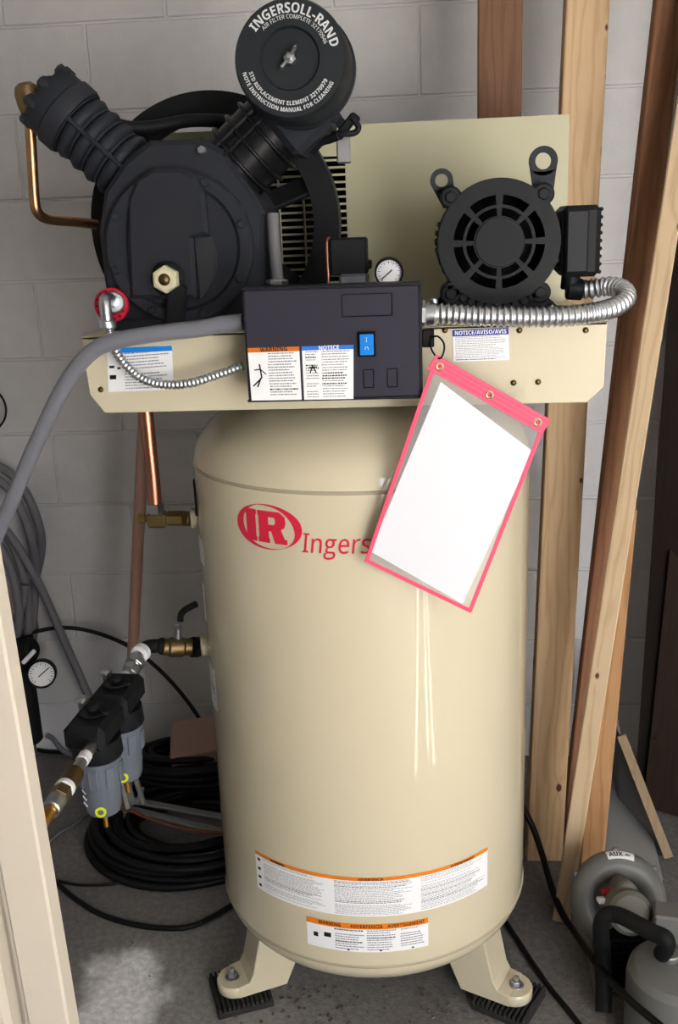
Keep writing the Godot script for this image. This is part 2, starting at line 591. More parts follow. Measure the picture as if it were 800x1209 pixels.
# ---------- room ----------
func build_room() -> void:
	# floor: a fine grid so that stains can lie in its vertex colours
	var st := begin()
	var n := FastNoiseLite.new()
	n.seed = 4
	n.frequency = 2.2
	n.fractal_octaves = 4
	var stain := Vector3(-0.5130, 0.0000, 0.1431)
	var x0 := -1.6
	var z0 := -0.9
	var step := 0.02
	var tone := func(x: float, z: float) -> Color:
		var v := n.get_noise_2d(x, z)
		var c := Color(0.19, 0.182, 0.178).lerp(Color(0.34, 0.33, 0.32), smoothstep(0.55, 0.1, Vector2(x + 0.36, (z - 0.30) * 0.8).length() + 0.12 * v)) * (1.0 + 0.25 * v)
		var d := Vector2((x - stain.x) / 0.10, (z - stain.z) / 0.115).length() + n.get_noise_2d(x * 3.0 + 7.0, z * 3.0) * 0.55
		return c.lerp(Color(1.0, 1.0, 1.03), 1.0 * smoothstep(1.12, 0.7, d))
	st.set_smooth_group(0)
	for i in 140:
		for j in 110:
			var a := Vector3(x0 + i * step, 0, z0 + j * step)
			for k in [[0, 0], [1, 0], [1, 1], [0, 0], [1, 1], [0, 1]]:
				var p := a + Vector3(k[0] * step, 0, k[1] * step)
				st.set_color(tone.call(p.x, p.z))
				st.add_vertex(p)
	st.set_color(Color(0.27, 0.26, 0.255))
	quad(st, Vector3(1.2, 0, -0.9), Vector3(2.6, 0, -0.9), Vector3(2.6, 0, 3.4), Vector3(1.2, 0, 3.4), Vector3.UP)
	quad(st, Vector3(1.2, -0.12, -0.9), Vector3(2.6, -0.12, -0.9), Vector3(2.6, -0.12, 3.4), Vector3(1.2, -0.12, 3.4), Vector3.DOWN)
	quad(st, Vector3(-1.6, -0.12, 3.4), Vector3(2.6, -0.12, 3.4), Vector3(2.6, 0, 3.4), Vector3(-1.6, 0, 3.4), Vector3.BACK)
	quad(st, Vector3(-1.6, 0, 1.3), Vector3(1.2, 0, 1.3), Vector3(1.2, 0, 3.4), Vector3(-1.6, 0, 3.4), Vector3.UP)
	quad(st, Vector3(-1.6, -0.12, -0.9), Vector3(1.2, -0.12, -0.9), Vector3(1.2, -0.12, 3.4), Vector3(-1.6, -0.12, 3.4), Vector3.DOWN)
	var fm := mat(Color.WHITE, 0.78)
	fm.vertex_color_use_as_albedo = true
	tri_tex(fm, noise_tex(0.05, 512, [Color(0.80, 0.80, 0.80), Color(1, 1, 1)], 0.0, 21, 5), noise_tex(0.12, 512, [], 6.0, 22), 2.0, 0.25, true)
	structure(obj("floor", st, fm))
	# small litter on the concrete
	var g := begin()
	var rng := RandomNumberGenerator.new()
	rng.seed = 8
	for i in 120:
		var p := Vector3(rng.randf_range(-0.75, 0.75), 0.0015, rng.randf_range(-0.2, 0.55))
		var s := rng.randf_range(0.001, 0.003)
		box(g, Vector3(s, s * 0.7, s * rng.randf_range(0.6, 1.6)), at(p, Vector3(0, rng.randf_range(0, 180), 0)), 0.0)
	for i in 90:
		var a := rng.randf_range(-1.4, 1.4)
		var p := Vector3(sin(a) * rng.randf_range(0.12, 0.3), 0.0015, 0.10 + rng.randf_range(0.0, 0.12))
		var s := rng.randf_range(0.002, 0.007)
		box(g, Vector3(s, s * 0.7, s * rng.randf_range(0.6, 1.6)), at(p, Vector3(0, rng.randf_range(0, 180), 0)), 0.0)
	var grit := obj("grit", g, mat(Color(0.36, 0.33, 0.31), 0.9))
	grit.set_meta("kind", "stuff")
	tag(grit, "grit and crumbs of dirt scattered over the concrete floor", "dirt")
	# back wall of painted concrete blocks
	var wz := -0.82
	var w := begin()
	box(w, Vector3(4.2, 2.7, 0.19), at(Vector3(0.5, 1.25, wz - 0.1035)), 0.0)
	var wall := structure(obj("wall_back", w, M.mortar))
	var meshes := {}
	var jx := Vector3(-0.9011, 0.8841, -0.8200).x
	var jy := Vector3(-0.8779, 0.9790, -0.8200).y
	var course := 0.2032
	for row in range(-6, 8):
		var y0 := jy + row * course
		var ylo := maxf(y0, 0.0)
		var yhi := minf(y0 + course, 2.6)
		if yhi - ylo < 0.02:
			continue
		var off := jx if posmod(row, 2) == 1 else jx + 0.2032
		for k in range(-4, 9):
			var xa := maxf(off + k * 0.4064, -1.6)
			var xb := minf(off + (k + 1) * 0.4064, 1.6)
			if xb - xa < 0.03:
				continue
			var size := Vector3(xb - xa - 0.005, yhi - ylo - 0.005, 0.02)
			var key := "%.3f %.3f" % [size.x, size.y]
			if not meshes.has(key):
				var b := begin()
				box(b, size, Transform3D(), 0.0028)
				b.generate_normals()
				meshes[key] = b.commit()
			var o := put("block", meshes[key], M.block, wall)
			o.position = Vector3((xa + xb) / 2.0, (ylo + yhi) / 2.0, wz - 0.0135 + 0.0006 + 0.0003 * sin(k * 7.0 + row * 3.0))
	var zf := 3.4
	var s1 := begin()
	box(s1, Vector3(0.15, 2.75, zf + 0.95), at(Vector3(-1.675, 1.25, (zf - 0.92) / 2.0)), 0.0)
	structure(obj("wall_left", s1, M.plain_wall))
	# right wall with three narrow gaps that let strips of sun in
	var s2 := begin()
	var zs := -0.92
	for gz in [2.84, 2.97, 3.26]:
		box(s2, Vector3(0.03, 2.75, gz - 0.04 - zs), at(Vector3(2.615, 1.25, (gz - 0.04 + zs) / 2.0)), 0.0)
		zs = gz + 0.04
	box(s2, Vector3(0.03, 2.75, zf + 0.07 - zs), at(Vector3(2.615, 1.25, (zf + 0.07 + zs) / 2.0)), 0.0)
	box(s2, Vector3(0.03, 0.45, 0.6), at(Vector3(2.645, 2.40, 2.95)), 0.0)
	structure(obj("wall_right", s2, M.plain_wall))
	var s3 := begin()
	box(s3, Vector3(4.5, 0.15, zf + 1.1), at(Vector3(0.5, 2.67, (zf - 0.9) / 2.0)), 0.0)
	structure(obj("ceiling", s3, M.plain_wall))
	# front wall with the doorway that lets the daylight in
	var s4 := begin()
	box(s4, Vector3(2.45, 2.6, 0.12), at(Vector3(-0.375, 1.3, zf)), 0.0)
	box(s4, Vector3(0.06, 2.6, 0.12), at(Vector3(2.6, 1.3, zf)), 0.0)
	box(s4, Vector3(1.75, 0.4, 0.12), at(Vector3(1.7, 2.4, zf)), 0.0)
	structure(obj("wall_front", s4, M.plain_wall))
	# porch outside it
	var s5 := begin()
	box(s5, Vector3(4.4, 0.1, 2.0), at(Vector3(0.45, 2.65, zf + 1.0)), 0.0)
	structure(obj("porch_roof", s5, M.plain_wall))
	var s6 := begin()
	box(s6, Vector3(0.03, 2.8, 2.0), at(Vector3(2.615, 1.2, zf + 1.0)), 0.0)
	structure(obj("wall_porch", s6, M.plain_wall))
	var s7 := begin()
	box(s7, Vector3(16, 0.1, 16), at(Vector3(1, -0.2, 7)), 0.0)
	structure(obj("ground", s7, mat(Color(0.55, 0.54, 0.52), 0.9)))

# ---------- the compressor ----------
func build_compressor() -> void:
	var c := thing("air_compressor", "cream upright air compressor with black pump, motor and switch box on top", "air compressor")
	tank(c)
	deck(c)
	guard(c)
	pump(c)
	motor(c)
	control_box(c)
	plumbing(c)

func tank(c: Node3D) -> void:
	var ys := 1.101
	var yl := 0.225
	var st := begin()
	var prof := []
	for i in 17:
		var a := PI / 2.0 * i / 16.0
		prof.append(Vector2(sin(a) * R, yl - cos(a) * 0.115))
	prof.append(Vector2(R, yl + 0.04))
	prof.append(Vector2(R, ys - 0.05))
	for i in 17:
		var a := PI / 2.0 * i / 16.0
		prof.append(Vector2(pow(cos(a), 0.8) * R, ys + sin(a) * 0.135))
	prof[-1].x = 0.0
	lathe(st, prof, Transform3D(), 96, 60)
	var t := obj("tank", st, M.cream, c)
	for y in [ys, yl]:
		var wd := begin()
		lathe(wd, [Vector2(R - 0.002, y - 0.004), Vector2(R + 0.0012, y - 0.0025), Vector2(R + 0.0016, y), Vector2(R + 0.0012, y + 0.0025), Vector2(R - 0.002, y + 0.004)], Transform3D(), 96, 80)
		obj("weld_seam", wd, M.weld, t)
	# crest: a red oval of two crescents round two slab letters
	var lc := Vector2(-0.4607, 1.0392)
	var put_on := func(x: float, y: float, z: float) -> Vector3: return on_tank(lc.x + x * 1.15 / R, lc.y + y, 0.0006 + z)
	var k := 0.0014
	var lg := begin()
	for arc in [[-65.0, 118.0, 0.0], [95.0, 300.0, 1.0]]:
		var n := 40
		for i in n:
			var q := []
			for e in [[i, 0], [i + 1, 0], [i + 1, 1], [i, 1]]:
				var f := float(e[0]) / n
				var a := deg_to_rad(lerpf(arc[0], arc[1], f))
				var wdt := (0.5 + 9.5 * pow(sin(PI * f), 1.3)) * k
				var rx: float = 39.5 * k - wdt * e[1]
				var ry: float = 27.0 * k - wdt * 0.42 * e[1]
				q.append(put_on.call(cos(a) * rx, sin(a) * ry, 0.0))
			quad(lg, q[0], q[1], q[2], q[3], put_on.call(0, 0, 1))
	var slab := func(pts: Array) -> void:
		var pl := PackedVector2Array()
		for p in pts:
			pl.append(p)
		for tr_ in range(0, Geometry2D.triangulate_polygon(pl).size(), 3):
			var ids := Geometry2D.triangulate_polygon(pl)
			tri(lg, put_on.call(pl[ids[tr_]].x * k, pl[ids[tr_]].y * k, 0), put_on.call(pl[ids[tr_ + 1]].x * k, pl[ids[tr_ + 1]].y * k, 0), put_on.call(pl[ids[tr_ + 2]].x * k, pl[ids[tr_ + 2]].y * k, 0), put_on.call(0, 0, 1))
	# letter I and letter R as slabs, in photo-sized units
	slab.call([Vector2(-27, -18), Vector2(-12.5, -19), Vector2(-12.5, -13), Vector2(-13.5, -13), Vector2(-13.5, 13), Vector2(-12.5, 13), Vector2(-12.5, 19), Vector2(-27, 19), Vector2(-27, 13), Vector2(-26, 13), Vector2(-26, -13), Vector2(-27, -13)])
	slab.call([Vector2(-11, -19), Vector2(3, -19), Vector2(3, -13), Vector2(2, -13), Vector2(2, -5), Vector2(5, -5), Vector2(9, -19), Vector2(23, -19), Vector2(23, -13), Vector2(20.5, -13), Vector2(16.5, -2), Vector2(20.5, 1), Vector2(22, 7), Vector2(21, 14), Vector2(15, 19), Vector2(4, 19), Vector2(4, 12), Vector2(8.5, 12), Vector2(10, 10), Vector2(10, 5), Vector2(8.5, 3), Vector2(2, 3), Vector2(2, 19), Vector2(-11, 19), Vector2(-11, 13), Vector2(-10, 13), Vector2(-10, -13), Vector2(-11, -13)])
	slab.call([Vector2(2, 12), Vector2(4, 12), Vector2(4, 19), Vector2(2, 19)])
	# the name beside it, running on beneath the hanging sleeve
	var tc := Vector2(-0.2587, 1.0186)
	text(lg, "Ingersoll Rand", 0.0319, 0.0005, func(x, y, z): return on_tank(tc.x + (x + y * 0.12) / R, tc.y + y, 0.0006 + z), "Droid Sans", 500, 0.90, true)
	obj("lettering", lg, M.logo, t)
	# stickers
	var a0 := Vector2(-0.7131, 0.4170)
	var a1 := Vector2(0.8083, 0.4149)
	var top := Vector2(0.0126, 0.4115).y
	var bot := Vector2(0.0048, 0.3318).y
	var big := put("warning_label", tank_patch(a0.x, a1.x, bot, top, 0.0006), sticker(1024, 200, Color(0.90, 0.50, 0.10), 18, [[0.045, 0.33], [0.36, 0.66], [0.69, 0.985]], 5, 26, [[0.012, 0.16, 0.016, 0.07], [0.012, 0.4, 0.016, 0.07], [0.012, 0.62, 0.016, 0.07], [0.012, 0.84, 0.016, 0.07]]), t)
	big.set_meta("label", "wide white warning label with an orange top edge")
	var hd := begin()
	for e in [[0.12, "WARNING"], [0.5, "ADVERTENCIA"], [0.87, "AVERTISSEMENT"]]:
		var ac := lerpf(a0.x, a1.x, e[0])
		text(hd, e[1], 0.0048, 0.0004, func(x, y, z): return on_tank(ac + x / R, top - 0.0042 + y, 0.0008 + z), "Droid Sans", 700)
	obj("label_lettering", hd, M.ink, t)
	var b0 := Vector2(-0.3474, 0.3003)
	var b1 := Vector2(0.3772, 0.3037)
	var bt := Vector2(0.0131, 0.3160).y
	var bb := Vector2(0.0075, 0.2573).y
	var small := put("warning_label", tank_patch(b0.x, b1.x, bb, bt, 0.0009), sticker(640, 160, Color(0.90, 0.50, 0.10), 30, [[0.24, 0.48], [0.50, 0.74], [0.77, 0.98]], 9, 9, [[0.06, 0.48, 0.04, 0.16], [0.15, 0.42, 0.06, 0.16], [0.34, 0.92, 0.02, 0.05], [0.6, 0.92, 0.02, 0.05], [0.86, 0.92, 0.02, 0.05]]), t)
	small.set_meta("label", "small white warning label with an orange heading")
	var hs := begin()
	for e in [[0.2, "WARNING"], [0.5, "ADVERTENCIA"], [0.82, "AVERTISSEMENT"]]:
		var ac := lerpf(b0.x, b1.x, e[0])
		text(hs, e[1], 0.0062, 0.0004, func(x, y, z): return on_tank(ac + x / R, bt - 0.005 + y, 0.0011 + z), "Droid Sans", 700)
	obj("label_lettering", hs, M.ink, t)
	# weathered stickers and the plate at the left-hand curve
	var lp := begin()
	lathe(lp, [Vector2(0.0, 0.004), Vector2(0.034, 0.004), Vector2(0.036, 0.0)], Transform3D(), 28)
	for q in [Vector2(-1.3323, 1.0340)]:
		var badge := obj("badge", lp, M.ink, t)
		var nrm := on_tank(q.x, 0, 0) / R
		badge.transform = along(on_tank(q.x, q.y, -0.001), on_tank(q.x, q.y, -0.001) + nrm)
		var bd := begin()
		lathe(bd, [Vector2(0.031, 0.0045), Vector2(0.034, 0.0045)], Transform3D(), 28)
		for e in [-0.012, 0.002, 0.014]:
			box(bd, Vector3(0.006, 0.001, 0.030), at(Vector3(e, 0.0048, 0)), 0.0)
		obj("badge_mark", bd, M.white, t).transform = badge.transform
	for q in [[Vector2(-1.1932, 0.9472), 0.05, 21], [Vector2(-1.2717, 0.8442), 0.075, 22], [Vector2(-1.1497, 0.6864), 0.09, 23]]:
		var p: Vector2 = q[0]
		put("worn_label", tank_patch(p.x - 0.10, p.x + 0.07, p.y - q[1] / 2.0, p.y + q[1] / 2.0, 0.0006, 8), sticker(96, 160, Color(0.6, 0.6, 0.62), 6, [[0.08, 0.92]], q[2], 14), t)
	# bung fittings welded into the side
	for q in [Vector2(-1.3263, 0.9970), Vector2(-1.3252, 0.7455)]:
		var bg := begin()
		var nrm := Vector3(sin(q.x), 0, cos(q.x))
		cyl(bg, on_tank(q.x, q.y, -0.01), on_tank(q.x, q.y, 0.013), 0.019, 24, 0.003)
		obj("bung", bg, M.weld, t)
	# three feet
	for ang in [-64.0, 64.0, 180.0]:
		foot(c, ang)

func foot(c: Node3D, deg: float) -> void:
	var a := deg_to_rad(deg)
	var rad := Vector3(sin(a), 0, cos(a))
	var tg := Vector3(0, 1, 0).cross(rad)
	# local x runs outward, y up, z across
	var f := Transform3D(Basis(rad, Vector3.UP, -tg), Vector3.ZERO)
	f.basis.z = f.basis.x.cross(f.basis.y)
	var base := 0.024
	var st := begin()
	var prof := PackedVector2Array([Vector2(0.10, 0.16), Vector2(0.18, 0.095), Vector2(0.212, base), Vector2(0.313, base), Vector2(0.313, base + 0.022), Vector2(0.290, base + 0.028), Vector2(0.280, base + 0.045), Vector2(0.252, 0.19), Vector2(0.18, 0.19)])
	for s in [-1.0, 1.0]:
		var g := f
		g.origin = f.basis.z * (s * 0.034 - 0.0025)
		prism(st, prof, 0.005, g, 0.0012)
	# web on the outer side, sloping down to the toe
	var web := [Vector2(0.252, 0.19), Vector2(0.278, base + 0.045), Vector2(0.288, base + 0.026), Vector2(0.313, base + 0.022)]
	for i in 3:
		var p: Vector2 = web[i]
		var q: Vector2 = web[i + 1]
		var pa := f * Vector3(p.x, p.y, 0)
		var pb := f * Vector3(q.x, q.y, 0)
		beam(st, pa, pb, 0.072, 0.005, 0.001, f.basis * Vector3(q.y - p.y, p.x - q.x, 0))
	# rounded toe
	lathe(st, [Vector2(0, 0), Vector2(0.034, 0), Vector2(0.0365, 0.003), Vector2(0.0365, 0.021), Vector2(0.034, 0.024), Vector2(0, 0.024)], Transform3D(Basis(), f * Vector3(0.310, base, 0)), 32)
	var leg := obj("leg", st, M.cream, c)
	var b := begin()
	var hp := f * Vector3(0.315, base + 0.024, 0.0)
	cyl(b, hp, hp + Vector3(0, 0.003, 0), 0.015, 24)
	hexa(b, hp + Vector3(0, 0.003, 0), hp + Vector3(0, 0.012, 0), 0.0105)
	cyl(b, hp + Vector3(0, 0.012, 0), hp + Vector3(0, 0.022, 0), 0.0055, 12)
	obj("anchor_bolt", b, M.steel, leg)
	# ribbed pad beneath it; the rear one is hidden by the tank
	if deg > 90.0:
		return
	var words_ := {-64.0: "black ribbed rubber pad under the left front foot of the air compressor", 64.0: "black ribbed rubber pad under the right front foot, dusted with grit"}
	var pad := thing("vibration_pad", words_[deg], "rubber pad", f * Vector3(0.300, 0, 0), "rubber pads under the compressor feet")
	pad.rotation.y = 0.38 if deg < 0 else -0.5
	var ps := begin()
	box(ps, Vector3(0.112, 0.014, 0.112), at(Vector3(0, 0.008, 0)), 0.002)
	obj("base", ps, M.pad, pad)
	for i in 12:
		var r := begin()
		box(r, Vector3(0.0052, 0.0095, 0.110), at(Vector3(-0.0517 + i * 0.0094, 0.0190, 0)), 0.0012)
		obj("rib", r, M.pad, pad)

func deck(c: Node3D) -> void:
	var l := Vector3(-0.4188, 1.2887, 0.2400).x
	var r := Vector3(0.3934, 1.2812, 0.2400).x
	var yb := Vector3(-0.4120, 1.2231, 0.2400).y
	var yt := yb + 0.122
	var st := begin()
	var w := r - l
	var cx := (l + r) / 2.0
	# front and rear aprons with clipped corners, top plate, end aprons
	var ap := PackedVector2Array([Vector2(l + 0.026, yb), Vector2(r - 0.026, yb), Vector2(r - 0.002, yb + 0.024), Vector2(r, yt), Vector2(l, yt), Vector2(l + 0.004, yb + 0.03)])
	prism(st, ap, 0.005, at(Vector3(0, 0, 0.235)), 0.0012)
	prism(st, ap, 0.005, at(Vector3(0, 0, -0.24)), 0.0012)
	box(st, Vector3(w, 0.005, 0.48), at(Vector3(cx, yt - 0.0025, 0)), 0.001)
	box(st, Vector3(0.005, 0.09, 0.47), at(Vector3(l + 0.004, yt - 0.047, 0)), 0.001)
	box(st, Vector3(0.005, 0.09, 0.47), at(Vector3(r - 0.004, yt - 0.047, 0)), 0.001)
	# saddle that ties the deck to the tank
	box(st, Vector3(0.04, 0.05, 0.30), at(Vector3(-0.16, yb + 0.02, 0)), 0.002)
	box(st, Vector3(0.04, 0.05, 0.30), at(Vector3(0.18, yb + 0.02, 0)), 0.002)
	var d := obj("deck", st, M.cream_dark, c)
	for p in [Vector3(-0.3952, 1.2612, 0.2408), Vector3(0.1506, 1.3392, 0.2408), Vector3(0.2629, 1.3360, 0.2408), Vector3(0.3614, 1.3332, 0.2408), Vector3(0.2550, 1.2563, 0.2408), Vector3(0.2922, 1.2567, 0.2408)]:
		var h := begin()
		cyl(h, p - Vector3(0, 0, 0.001), p + Vector3(0, 0, 0.0008), 0.0045, 14, 0.0)
		obj("bolt_hole", h, M.brass_old, d)
	var la := put("maintenance_label", patch(Vector3(-0.3789, 1.3239, 0.2412), Vector3(-0.2738, 1.3290, 0.2412), Vector3(-0.2770, 1.2585, 0.2412), Vector3(-0.3830, 1.2569, 0.2412)), sticker(320, 220, Color(0.86, 0.88, 0.90), 4, [[0.26, 0.96]], 31, 14, [[0.03, 0.38, 0.08, 0.06], [0.03, 0.6, 0.1, 0.1], [0.15, 0.42, 0.05, 0.05]]), d)
	la.set_meta("label", "white label with a blue heading")
	var hb := begin()
	var p0 := Vector3(-0.3598, 1.3221, 0.2415)
	var p1 := Vector3(-0.2751, 1.3278, 0.2415)
	beam(hb, Vector3(-0.3599, 1.3221, 0.2413), Vector3(-0.2742, 1.3238, 0.2413), 0.008, 0.0006, 0.0)
	obj("blue_heading", hb, M.blue, d)
	var lb := put("notice_label", patch(Vector3(0.1621, 1.3389, 0.2412), Vector3(0.2463, 1.3403, 0.2412), Vector3(0.2481, 1.2916, 0.2412), Vector3(0.1632, 1.2912, 0.2412)), sticker(320, 190, Color(0.10, 0.20, 0.58), 38, [[0.04, 0.97]], 33, 15), d)
	lb.set_meta("label", "white notice label with a blue heading")
	var hn := begin()
	var nc := Vector3(0.2043, 1.3348, 0.2414)
	text(hn, "NOTICE/AVISO/AVIS", 0.0062, 0.0004, func(x, y, z): return nc + Vector3(x, y + x * 0.012, z), "Droid Sans", 700, 0.95)
	obj("label_lettering", hn, M.white, d)

func guard(c: Node3D) -> void:
	# beige belt guard: sheet with a grille window, back sheet, returns
	var z := -0.16
	var tl := Vector3(-0.4965, 1.6754, -0.1600)
	var tr := Vector3(0.3837, 1.6747, -0.1600)
	var yb := 1.30
	var yt := tr.y
	var g0 := Vector3(-0.1764, 1.3876, -0.1600)
	var g1 := Vector3(-0.0226, 1.6212, -0.1600)
	var st := begin()
	var dz := 0.003
	box(st, Vector3(g0.x - tl.x, yt - yb, dz), at(Vector3((g0.x + tl.x) / 2.0, (yt + yb) / 2.0, z)), 0.0)
	box(st, Vector3(tr.x - g1.x, yt - yb, dz), at(Vector3((g1.x + tr.x) / 2.0, (yt + yb) / 2.0, z)), 0.0)
	box(st, Vector3(g1.x - g0.x, yt - g1.y, dz), at(Vector3((g0.x + g1.x) / 2.0, (yt + g1.y) / 2.0, z)), 0.0)
	box(st, Vector3(g1.x - g0.x, g0.y - yb, dz), at(Vector3((g0.x + g1.x) / 2.0, (yb + g0.y) / 2.0, z)), 0.0)
	for x in [tl.x + 0.0015, tr.x - 0.0015]:
		box(st, Vector3(0.003, yt - yb, 0.10), at(Vector3(x, (yt + yb) / 2.0, z - 0.05)), 0.0005)
	box(st, Vector3(tr.x - tl.x, 0.003, 0.10), at(Vector3((tl.x + tr.x) / 2.0, yt - 0.0015, z - 0.05)), 0.0005)
	var gd := obj("belt_guard", st, M.panel, c)
	var bk := begin()
	box(bk, Vector3(tr.x - tl.x - 0.006, yt - yb - 0.004, 0.002), at(Vector3((tl.x + tr.x) / 2.0, (yt + yb) / 2.0, z - 0.099)), 0.0)
	obj("back_sheet", bk, M.slot, gd)
	var n := 18
	for i in n:
		var b := begin()
		var y := lerpf(g0.y, g1.y, (i + 0.5) / n)
		beam(b, Vector3(g0.x, y, z), Vector3(g1.x, y, z), 0.0042, 0.003, 0.0008)
		obj("bar", b, M.panel, gd)
	for px in [0.18, 0.48]:
		var b := begin()
		var x := lerpf(g0.x, g1.x, px)
		cyl(b, Vector3(x, g0.y, z + 0.002), Vector3(x, g1.y, z + 0.002), 0.0022, 8)
		obj("upright_wire", b, M.panel, gd)
	# flywheel with fan spokes
	var fw := begin()
	var fc := Vector3(-0.2563, 1.5068, -0.0900)
	var ro := 0.2264
	var f := Transform3D(Basis(), fc - Vector3(0, 0, 0.028))
	polar(fw, [ro * 0.80, ro * 0.97, ro], 96, 0.056, f, func(_i, _k): return false)
	var wheel := obj("flywheel", fw, M.black_paint, c)
	for i in 6:
		var sp := begin()
		var a := TAU * i / 6.0 + 0.35
		var dv := Vector3(cos(a), sin(a), 0)
		beam(sp, fc + dv * 0.03, fc + dv * ro * 0.84, 0.045, 0.012, 0.003, Vector3(-sin(a), cos(a), 1.2).normalized())
		obj("spoke", sp, M.black_paint, wheel)
	var hb := begin()
	cyl(hb, fc - Vector3(0, 0, 0.04), fc + Vector3(0, 0, 0.06), 0.05, 32, 0.004)
	obj("hub", hb, M.black_paint, wheel)

func fin_barrel(st: SurfaceTool, a: Vector3, b: Vector3, r: float, n: int, root: float, thick: float) -> void:
	# cooling fins as a turned profile with rounded rims
	var h := a.distance_to(b)
	var prof := [Vector2(0, 0), Vector2(root, 0)]
	for i in n:
		var y0 := h * (i + 0.5) / n - thick / 2.0
		prof.append(Vector2(root, y0))
		for k in 5:
			var q := PI * k / 4.0
			prof.append(Vector2(r - thick / 2.0 + sin(q) * thick / 2.0, y0 + thick / 2.0 - cos(q) * thick / 2.0))
		prof.append(Vector2(root, y0 + thick))
	prof.append(Vector2(root, h))
	prof.append(Vector2(0, h))
	lathe(st, prof, along(a, b), 48, 50)

func pump(c: Node3D) -> void:
	var p := Node3D.new()
	p.name = "pump"
	c.add_child(p)
	var zf := 0.15
	# crankcase outline
	var o := Vector3(-0.2670, 1.4766, 0.1500)
	var poly := PackedVector2Array()
	for q in [Vector3(-0.3961, 1.3481, 0.1500), Vector3(-0.4022, 1.4277, 0.1500), Vector3(-0.4029, 1.5012, 0.1500), Vector3(-0.3877, 1.5657, 0.1500), Vector3(-0.3502, 1.6089, 0.1500), Vector3(-0.3066, 1.6373, 0.1500), Vector3(-0.2256, 1.6375, 0.1500), Vector3(-0.1919, 1.6199, 0.1500), Vector3(-0.1415, 1.5446, 0.1500), Vector3(-0.1307, 1.5211, 0.1500), Vector3(-0.1374, 1.4058, 0.1500), Vector3(-0.1580, 1.3413, 0.1500)]:
		poly.append(Vector2(q.x - o.x, q.y - o.y))
	var st := begin()
	prism(st, poly, 0.17, at(o - Vector3(0, 0, 0.17)), 0.008)
	# foot of the casting
	var b0 := Vector3(-0.4020, 1.3469, 0.1500)
	var b1 := Vector3(-0.1507, 1.3466, 0.1500)
	box(st, Vector3(b1.x - b0.x, 0.022, 0.19), at(Vector3((b0.x + b1.x) / 2.0, b0.y + 0.006, 0.065)), 0.004)
	obj("crankcase", st, M.iron, p)
	# front cover: rimmed disc with a dished middle
	var cc := Vector3(-0.2700, 1.4740, 0.1500)
	var rr := 0.1201
	var cv := begin()
	var fz := along(cc, cc + Vector3(0, 0, 1), Vector3.UP)
	lathe(cv, [Vector2(rr, -0.004), Vector2(rr, 0.012), Vector2(rr - 0.004, 0.016), Vector2(rr - 0.020, 0.016), Vector2(rr - 0.026, 0.009), Vector2(0.03, 0.006), Vector2(0.0, 0.006)], fz, 72)
	obj("front_cover", cv, M.iron, p)
	# bearing carrier: upright plate with rounded top, edge proud of the dish
	var bp := begin()
	var pl := PackedVector2Array()
	for q in [Vector3(-0.3541, 1.3971, 0.1600), Vector3(-0.3490, 1.4928, 0.1600), Vector3(-0.3420, 1.5509, 0.1600), Vector3(-0.3269, 1.5796, 0.1600), Vector3(-0.2998, 1.5937, 0.1600), Vector3(-0.2565, 1.5932, 0.1600), Vector3(-0.2331, 1.5809, 0.1600), Vector3(-0.2202, 1.5551, 0.1600), Vector3(-0.2194, 1.4934, 0.1600), Vector3(-0.2432, 1.4864, 0.1600), Vector3(-0.2447, 1.4497, 0.1600), Vector3(-0.2449, 1.3937, 0.1600)]:
		pl.append(Vector2(q.x, q.y))
	prism(bp, pl, 0.022, at(Vector3(0, 0, 0.153)), 0.006)
	obj("bearing_plate", bp, M.iron, p)
	var lt := begin()
	var lp := PackedVector2Array()
	for q in [Vector3(-0.2444, 1.4891, 0.1600), Vector3(-0.2154, 1.4906, 0.1600), Vector3(-0.2093, 1.4617, 0.1600), Vector3(-0.2144, 1.4288, 0.1600), Vector3(-0.2275, 1.4026, 0.1600), Vector3(-0.2425, 1.3882, 0.1600), Vector3(-0.2429, 1.4364, 0.1600)]:
		lp.append(Vector2(q.x, q.y))
	prism(lt, lp, 0.006, at(Vector3(0, 0, 0.156)), 0.0015)
	obj("cover_rib", lt, mat(Color(0.17, 0.175, 0.19), 0.5), p)
	for i in 8:
		var a := TAU * i / 8.0 + 0.3
		var bl := begin()
		var q := cc + Vector3(cos(a), sin(a), 0) * (rr - 0.011) + Vector3(0, 0, 0.015)
		hexa(bl, q, q + Vector3(0, 0, 0.006), 0.0075)
		obj("cover_bolt", bl, M.iron, p)
	# drain boss under the plug and the plug itself
	var bs := begin()
	var ps := Vector3(-0.2873, 1.4267, 0.1750)
	cyl(bs, ps - Vector3(0, 0, 0.02), ps + Vector3(0, 0, 0.008), 0.028, 28, 0.004)
	beam(bs, Vector3(-0.2721, 1.4184, 0.1780), Vector3(-0.2832, 1.3518, 0.1780), 0.032, 0.012, 0.004)
	obj("drain_boss", bs, M.black_paint, p)
	var pg := begin()
	hexa(pg, ps + Vector3(0, 0, 0.006), ps + Vector3(0, 0, 0.026), 0.0215)
	cyl(pg, ps + Vector3(0, 0, 0.024), ps + Vector3(0, 0, 0.028), 0.0165, 24, 0.001)
	var plug := obj("oil_plug", pg, M.plug, p)
	plug.set_meta("label", "off-white hexagonal oil plug")
	var pk := begin()
	cyl(pk, ps + Vector3(0, 0, 0.0275), ps + Vector3(0, 0, 0.0288), 0.0095, 20, 0.0)
	obj("plug_recess", pk, M.brass_old, p)
	# oil sight glass in its red ring
	var rg := begin()
	var sg := Vector3(-0.3829, 1.3883, 0.1750)
